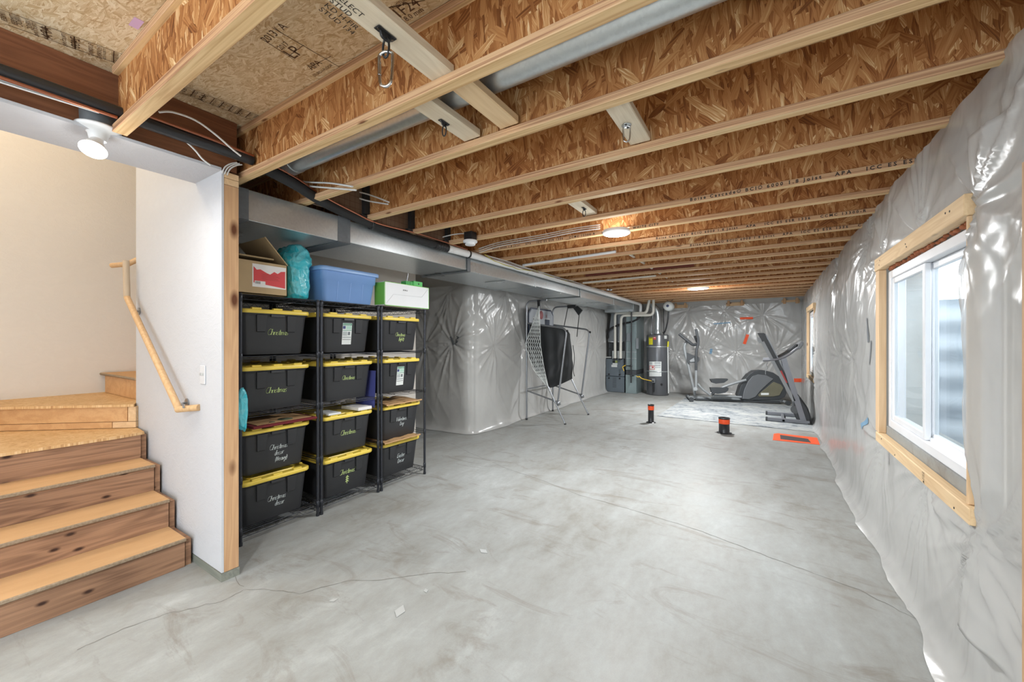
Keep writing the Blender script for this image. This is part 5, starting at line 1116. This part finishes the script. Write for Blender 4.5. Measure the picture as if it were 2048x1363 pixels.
# water heater
c0 = on_z(1315.3, 790, 0); HX, HY, HR = c0.x, 11.32, .285; hx = on_y(1315.3, 700, HY).x
M['heater'] = plain('heater_grey', (96, 98, 102), .28, .25, var=.03); M['wh_yellow'] = plain('energy_label_yellow', (214, 206, 40), .5); M['wh_red'] = plain('label_red_small', (186, 60, 60), .5)
wh = empty('water_heater', (hx, HY, 0), 'tall grey gas water heater strapped beside the furnace', 'water heater'); zt = on_y(1315, 669, HY - .1).z
MB().lathe([(.001, .0), (HR - .01, .0), (HR, .02), (HR, zt - .02), (HR - .008, zt), (.001, zt + .004)], (hx, HY, 0), n=48).build('tank', M['heater'], wh)
for y in (693, 743): z = on_y(1315, y, HY - HR).z; MB().lathe([(HR + .001, -.014), (HR + .005, -.012), (HR + .005, .012), (HR + .001, .014)], (hx, HY, z), n=48).build('strap', M['galv'], wh)
def onh(px, py, out=.003):   # point on the tank surface
    u = (on_y(px, py, HY - HR).x - hx); u = max(-HR * .99, min(HR * .99, u)); y = HY - math.sqrt(HR * HR - u * u); p = on_y(px, py, y); a = math.atan2(u, HY - y)
    return Vector((hx + (HR + out) * math.sin(a), HY - (HR + out) * math.cos(a), p.z))
def hlabel(nm, x0, y0, x1, y1, mat, out=.003):
    P = [[tuple(onh(x0 + (x1 - x0) * i / 8, y0 + (y1 - y0) * j, out)) for i in range(9)] for j in (0, 1)]; return MB().grid(np.array(P), False).build(nm, mat, wh)
g6 = lambda x, y: (1180 + x / 6.195, 590 + y / 6.195)
hlabel('energy_label', *g6(722, 520), *g6(777, 612), M['wh_yellow']); hlabel('print_line', *g6(726, 524), *g6(773, 532), M['black'], .0045); hlabel('maker_badge', *g6(783, 515), *g6(818, 550), M['wh_red'])
hlabel('badge_print', *g6(788, 522), *g6(812, 528), M['sticker_white'], .0045)
hlabel('warning_label', *g6(730, 822), *g6(880, 1004), M['sticker_white'])
for r_ in ((735, 828, 770, 860), (800, 828, 870, 850), (800, 860, 870, 880), (735, 935, 800, 950), (735, 960, 870, 965), (800, 890, 870, 900), (735, 985, 870, 990)): hlabel('print_line', *g6(r_[0], r_[1]), *g6(r_[2], r_[3]), M['st_grey'], .0045)
hlabel('print_line', *g6(733, 870), *g6(804, 920), M['wh_red'], .0042); hlabel('print_line', *g6(738, 878), *g6(799, 914), M['sticker_white'], .005); hlabel('print_line', *g6(765, 884), *g6(790, 902), M['wh_red'], .006); hlabel('small_sticker', *g6(910, 500), *g6(935, 540), M['sticker_white'])
p = onh(*g6(795, 1055), .05); MB().rbox(p.x - .045, p.x + .045, p.y - .02, p.y + .06, p.z - .06, p.z + .06, .01).cyl((p.x, p.y - .06, p.z - .01), (p.x, p.y - .02, p.z - .01), .03, n=14).build('gas_valve', M['steel'], wh)
MB().cyl((p.x, p.y - .062, p.z - .012), (p.x, p.y - .045, p.z - .012), .024, n=12).tube([(p.x, p.y, p.z - .06), (p.x, p.y + .01, .10)], .02, 8).build('control_knob', M['black'], wh)
p1, p2 = onh(*g6(935, 640), .03), onh(*g6(940, 1212), .03); MB().cyl(p2, p1, .016, n=10).build('drain_tube', M['sticker_white'], wh); p3 = onh(*g6(938, 572), .03); MB().cyl(p1, p3, .022, n=10).build('relief_valve_tag', M['wh_yellow'], wh)
p = onh(*g6(882, 1105), .006); MB().cyl(p, p + Vector((0, -.012, 0)), .03, n=14).build('drain_port', M['black'], wh)
fl = smoothline([(hx, HY, zt), (hx, HY, zt + .25), (hx, HY, zt + .52), (hx - .05, HY, zt + .72), (hx - .16, HY, zt + .82)], 10)
MB().tube(fl, [.072 + .004 * (i % 2) for i in range(len(fl))], 18).lathe([(.072, 0), (.10, .01), (.10, .05), (.074, .14)], (hx, HY, zt), n=20).build('flue', M['galv'], wh)
for s in (-.16, .16): MB().tube(smoothline([(hx + s, HY, zt), (hx + s, HY, zt + .25), (hx + s * .9, HY + .05, zt + .5), (hx + s, HY, zt + .85)], 5), .012, 8).lathe([(.02, 0), (.024, .02), (.014, .05)], (hx + s, HY, zt), n=10).build('water_line', M['steel'] if s < 0 else M['black_pipe'], wh)
ep = on_y(1336.5, 611.8, 11.0); et = empty('expansion_tank', tuple(ep), 'white round expansion tank with a dark dot, hung above the water heater', 'tank')
MB().lathe([(.001, -.085), (.055, -.08), (.10, -.055), (.125, -.02), (.127, .02), (.127, .16), (.11, .22), (.05, .26), (.001, .262)], ep, (0, 1, 0), 28).build('tank', M['sticker_white'], et)
M['navy'] = plain('navy_label', (62, 74, 110), .5); MB().lathe([(.001, -.089), (.035, -.087), (.036, -.075)], (ep.x + .0, ep.y, ep.z), (0, 1, 0), 18).build('round_label', M['navy'], et)
MB().tube(smoothline([(ep.x - .02, ep.y + .15, ep.z - .12), (ep.x - .05, ep.y + .16, ep.z - .4), (ep.x - .12, ep.y + .2, ep.z - .65), (hx + .15, HY - .02, zt + .06)], 6), .020, 8).tube([(ep.x, ep.y + .1, ep.z + .1), (ep.x - .05, ep.y + .1, ZC + .02)], .006, 6).tube([(ep.x, ep.y + .1, ep.z + .1), (ep.x + .1, ep.y + .1, ZC + .02)], .006, 6).build('water_line', M['black_pipe'], et)

# ---------------------------------------------------------------- elliptical trainer
M['ell'] = plain('elliptical_light_grey', (142, 146, 148), .4, .1, var=.04); M['ell_dk'] = plain('elliptical_dark_plastic', (62, 65, 68), .45, var=.08); M['ell_mid'] = plain('elliptical_shroud_grey', (112, 115, 118), .3, .2, var=.05); M['ell_bronze'] = plain('elliptical_disc_panel', (150, 146, 124), .25, .4, var=.3, nscale=2)
EA, EB = Vector((-1.62, 10.62, 0)), Vector((.35, 11.22, 0)); ed = (EB - EA).normalized(); en = Vector((ed.y, -ed.x, 0))   # en points toward the viewer
def pe(x, y, off=0.):  # crop coordinates of the machine -> point on its side plane, off metres toward the viewer
    d = ray(1340 + x / 5.453, 640 + y / 5.453); o = Vector((0, 0, EYE)); q = EA + en * off; t = (q - o).dot(en) / d.dot(en); return o + d * t
el = empty('elliptical_trainer', tuple((EA + EB) / 2), 'grey and black elliptical trainer standing on the rug by the far wall', 'exercise machine')
def slabp(mb, pts, off, t): return mb.prism([pe(x, y, off) for x, y in pts], -en * t)
a, b = pe(215, 842), pe(1215, 892); a.z = b.z = .075
MB().beam(a, b, .09, .06).build('base_rail', M['ell'], el)
a2, b2 = pe(250, 862, .02), pe(1190, 905, .02); a2.z = b2.z = .045; MB().beam(a2 + ed * .05, b2, .12, .035).build('base_skid', M['ell_dk'], el)
for p in (EA + ed * .03, EB - ed * .02):
    c = Vector((p.x, p.y, .063)); MB().cyl(c - en * .26, c + en * .26, .032, n=12).build('stabilizer', M['ell'], el)
    for s in (-1, 1): MB().cyl(c + en * (.26 * s), c + en * (.31 * s), .052, n=16).build('wheel', M['ell_dk'], el)
MB().tube(smoothline([pe(272, 820), pe(258, 740), pe(225, 600), pe(195, 470), pe(165, 350), pe(158, 285), pe(180, 240), pe(205, 222)], 6), .042, 14, flat=.8).build('mast', M['ell'], el)
for off, nm in ((.17, 'near'), (-.17, 'far')):
    d = 0 if off > 0 else 14
    MB().tube([pe(284, 745, off), pe(286, 400, off)], .030, 10).build('swing_arm', M['ell'], el)
    MB().cyl(pe(278, 748, off + .04), pe(278, 748, off - .04), .045, n=16).build('pivot', M['ell'], el)
    MB().tube(smoothline([pe(284, 545 - d, off + .005), pe(284, 470, off + .005), pe(286, 400, off + .005), pe(290, 330, off), pe(306, 260, off), pe(305, 190, off), pe(296, 165, off), pe(284, 95, off)], 6), [.036] * 12 + [.026] * 31 if False else .030, 10).build('handle_grip', M['ell_dk'], el)
    MB().tube(smoothline([pe(300, 690, off), pe(360, 755, off), pe(440, 815, off)], 4), .026, 8).build('link_arm', M['ell'], el)
MB().tube(smoothline([pe(100, 150, .10), pe(150, 192, .10), pe(212, 240, .10), pe(250, 268, .08), pe(288, 262, .05)], 5), .034, 10).build('fixed_handle', M['ell_dk'], el)
MB().tube(smoothline([pe(268, 170, -.10), pe(285, 215, -.10), pe(296, 240, -.08)], 5), .026, 8).build('fixed_handle', M['ell_dk'], el)
slabp(MB(), [(185, 352), (255, 382), (320, 405), (322, 440), (300, 462), (200, 466), (183, 440)], .08, .16).build('console', M['ell_dk'], el)
slabp(MB(), [(215, 438), (262, 408), (270, 450), (222, 455)], .085, .004).build('console_window', M['ell'], el)
MB().tube(smoothline([pe(448, 812, .12), pe(560, 740, .12), pe(690, 690, .12), pe(830, 650, .12)], 4), .030, 8).build('pedal_arm', M['ell'], el)
MB().tube([pe(460, 820, .16), pe(600, 826, .16), pe(780, 838, .16)], .026, 8).build('pedal_arm', M['ell'], el)
slabp(MB(), [(440, 645), (520, 638), (635, 640), (630, 655), (590, 682), (500, 692), (460, 680)], .14, .13).build('pedal', M['ell_dk'], el)
slabp(MB(), [(440, 735), (640, 738), (636, 765), (600, 792), (520, 802), (455, 790)], .26, .13).build('pedal', M['ell_dk'], el)
slabp(MB(), [(740, 822), (770, 720), (820, 640), (860, 592), (920, 552), (1000, 545), (1060, 552), (1130, 572), (1190, 612), (1240, 690), (1275, 790), (1250, 840), (1195, 866), (960, 872), (780, 866)], .10, .26).build('drive_shroud', M['ell_dk'], el, bevel=.012)
slabp(MB(), [(790, 855), (810, 760), (850, 670), (900, 610), (960, 590), (1050, 600), (1130, 640), (1060, 700), (985, 770), (935, 835), (860, 862)], .115, .02).build('shroud_panel', M['ell_mid'], el, bevel=.008)
slabp(MB(), [(960, 815), (1000, 780), (1130, 672), (1210, 700), (1238, 740), (1195, 820), (1120, 832), (975, 834)], .113, .02).build('disc_window', M['ell_bronze'], el, bevel=.006)
slabp(MB(), [(992, 792), (1078, 792), (1078, 815), (992, 815)], .1185, .003).build('maker_plate', M['sticker_white'], el)

# ---------------------------------------------------------------- folded treadmill
YT0, YT1 = 8.64, 9.34
def pt(x, y, Y=YT0): return on_y(1340 + x / 5.453, 640 + y / 5.453, Y)
tm = empty('treadmill', (.45, 9.0, 0), 'folded grey treadmill with a red stripe on the deck edge, beside the far window', 'exercise machine')
M['tm'] = plain('treadmill_grey', (124, 126, 132), .35, .3, var=.05)
for Y in (YT0, YT1):
    a, b = pt(1050, 1100, YT0), pt(1528, 1130, YT0)
    MB().rbox(a.x, b.x, Y, Y + .06, .012, .075, .006).build('base_rail', M['tm'], tm); MB().rbox(a.x - .012, a.x + .02, Y - .004, Y + .064, .009, .08, .006).rbox(b.x - .03, b.x + .005, Y - .004, Y + .064, .009, .03, .004).build('end_cap', M['ell_dk'], tm)
    MB().beam(pt(1458, 1105, YT0) + Vector((0, Y - YT0 + .03, 0)), pt(1238, 415, YT0) + Vector((0, Y - YT0 + .03, 0)), .05, .085, up=(1, 0, 0)).build('upright', M['tm'], tm)
    h = [pt(x, y, YT0) + Vector((0, Y - YT0 + .02, 0)) for x, y in ((1012, 438), (1090, 434), (1190, 420), (1290, 376), (1370, 318), (1415, 290))]
    MB().tube(smoothline(h, 5), .030, 10, flat=.8).build('handrail', M['tm'], tm)
MB().rbox(pt(1222, 0).x, pt(1240, 0).x + .02, YT0, YT1, .02, .06, .004).build('cross_member', M['tm'], tm)
off = Vector((0, .06, 0)); deck = [(950, 138), (1022, 138), (1040, 150), (1170, 388), (1312, 690), (1408, 850), (1372, 905), (1335, 850), (1160, 505), (1062, 312), (1002, 228)]
MB().prism([pt(x, y, YT0 + .05) for x, y in deck], (0, .60, 0)).build('deck', M['ell_dk'], tm, bevel=.008)
MB().beam(pt(1008, 235, YT0 + .03), pt(1352, 880, YT0 + .03), .05, .055, up=(1, 0, 0)).build('deck_rail', M['ell'], tm)
MB().beam(pt(1046, 158, YT0 + .035), pt(1400, 845, YT0 + .035), .04, .018, up=(1, 0, 0)).build('side_trim', M['ell_mid'], tm)
MB().beam(pt(1200, 552, YT0 + .025), pt(1266, 684, YT0 + .025), .03, .05, up=(1, 0, 0)).build('red_stripe', M['wh_red'], tm)
MB().prism([pt(x, y, YT0 + .06) for x, y in ((1345, 900), (1400, 830), (1440, 880), (1500, 960), (1535, 1050), (1532, 1105), (1440, 1108), (1380, 1085), (1350, 1020))], (0, .56, 0)).build('motor_hood', M['ell_dk'], tm, bevel=.015)
MB().prism([pt(x, y, YT0 + .02) for x, y in ((948, 178), (990, 200), (1006, 240), (975, 252), (955, 225))], (0, .03, 0)).build('roller_cap', M['ell'], tm)
MB().tube(smoothline([pt(1392, 808), pt(1440, 870), pt(1500, 960), pt(1532, 1060)], 5), .007, 6).build('power_cord', M['black'], tm)
h = [pt(x, y, YT0) for x, y in ((1400, 312), (1420, 262), (1440, 240))]
MB().prism([pt(x, y, YT0 - .01) for x, y in ((1385, 318), (1400, 262), (1436, 226), (1460, 236), (1456, 268), (1420, 316))], (0, .74, 0)).build('console', M['ell_mid'], tm, bevel=.02)
MB().prism([pt(x, y, YT0 + .05) for x, y in ((1178, 398), (1270, 346), (1360, 268), (1392, 258), (1380, 285), (1280, 372), (1190, 416))], (0, .60, 0)).build('console_panel', M['ell_dk'], tm, bevel=.01)
MB().tube(smoothline([pt(1066, 450), pt(1052, 490), pt(1060, 520), pt(1044, 548), pt(1042, 590)], 5), .006, 6).build('safety_cord', M['ell'], tm)
MB().tube([pt(1226, 432, YT1), pt(1262, 590, YT1)], .012, 8).build('lift_strut', M['steel'], tm)
MB().cyl(pt(1365, 975, YT0 + .04), pt(1365, 975, YT0 + .10), .07, n=18).build('wheel', M['ell_dk'], tm)

# ---------------------------------------------------------------- rug, stub pipes, taped patch
def rugmat():
    t = NT('grey_distressed_rug'); p = t.pos(); a = t.noise(t.mapping(p, (1, 1.7, 1)), 2.0, 6, .72, 1.0); b = t.noise(p, 9, 5, .7)
    c = t.ramp(t.math('ADD', t.math('MULTIPLY', a, .6), t.math('MULTIPLY', b, .4)), [(.38, lin(92, 98, 104)), (.47, lin(142, 147, 150)), (.58, lin(166, 168, 166)), (.7, lin(176, 178, 174))])
    t.base(c, .95, 0, .1); t.bump(t.noise(p, 160, 2), .3, .003); return t.m
tag(MB().prism([(-1.80, 8.07, .001), (.74, 8.02, .001), (.70, 10.95, .001), (-1.74, 10.95, .001)], (0, 0, .006)).build('area_rug', rugmat()), 'pale grey distressed area rug under the exercise machines', 'rug')
def stub(px, py, h, r, lbl):
    c = on_z(px, py, 0); c.y += r * .9; c.x -= r * .4; o = empty('stub_pipe', tuple(c), lbl, 'pipe')
    MB().lathe([(r + .035, .001), (r + .03, .008), (r + .004, .010), (r, .016), (r, h - .02), (r + .006, h - .02), (r + .006, h), (r - .006, h), (r - .008, h - .05), (.001, h - .05)], c, n=28).build('pipe', M['black_pipe'], o)
    MB().lathe([(r + .001, h * (.90 if r < .06 else .88) - .065), (r + .003, h * .9 - .062), (r + .003, h * .9 + .005), (r + .001, h * .9 + .008)], c, n=28).build('tape_band', M['orange'], o)
    MB().cyl(c + Vector((0, 0, h - .045)), c + Vector((0, 0, h - .03)), r * .8, n=18).build('test_cap', M['black'], o)
    if r > .06: MB().prism([c + Vector((a, b, .001)) for a, b in ((-.13, -.03), (-.02, -.09), (.14, -.08), (.15, -.03), (.05, .0))], (0, 0, .004)).build('membrane_scrap', M['black'], o)
stub(1303, 845.5, .325, .050, 'slim black pipe stub with an orange band rising from the floor')
stub(1452, 867.5, .245, .078, 'wide black pipe stub with an orange band, nearer the orange taped patch')
tp = empty('taped_cover', tuple(on_z(1592, 878, 0)), 'black cover taped to the floor with an orange border', 'floor cover')
cs = [on_z(x, y, .002) for x, y in ((1545.5, 879.5), (1547.5, 867), (1556, 866), (1634, 875), (1640, 889))]
MB().prism(cs, (0, 0, .002)).build('tape_border', M['orange'], tp)
M['black_sheet'] = plain('black_cover', (78, 72, 72), .4); MB().prism([on_z(x, y, .0045) for x, y in ((1561, 877.5), (1560, 869), (1616, 877), (1622, 884.5))], (0, 0, .001)).build('cover', M['black_sheet'], tp)
# timber blocking showing above the far sheet
for k, (xa, xb, lb_) in enumerate(((1347, 1375, 'closest to the water heater'), (1452, 1489, 'in the middle of the far wall'), (1563, 1600, 'closest to the window wall'))):
    a, b = on_y(xa, 606, BY - .14), on_y(xb, 606, BY - .14); o = empty('rim_blocking', (a.x, BY - .14, 2.40), 'short timber blocking exposed above the far sheet, ' + lb_, 'blocking')
    MB().rbox(a.x, b.x, BY - .12, BY - .09, 2.39, 2.48, .003).build('block', M['lumber_x'], o)
    for x in (a.x + .06, b.x - .06): MB().rbox(x - .03, x + .03, BY - .16, BY - .12, 2.385, 2.525, .003).build('cripple', M['lumber_z'], o)
# right wall: stud edge beyond the sheet nearest the viewer
p = on_x(2043, 300, .69); tag(MB().rbox(.69, .728, p.y - .10, p.y, .35, 2.05, .003).build('wall_stud', M['lumber_z']), 'pine stud edge standing in front of the sheet at the frame edge nearest the viewer', 'stud')
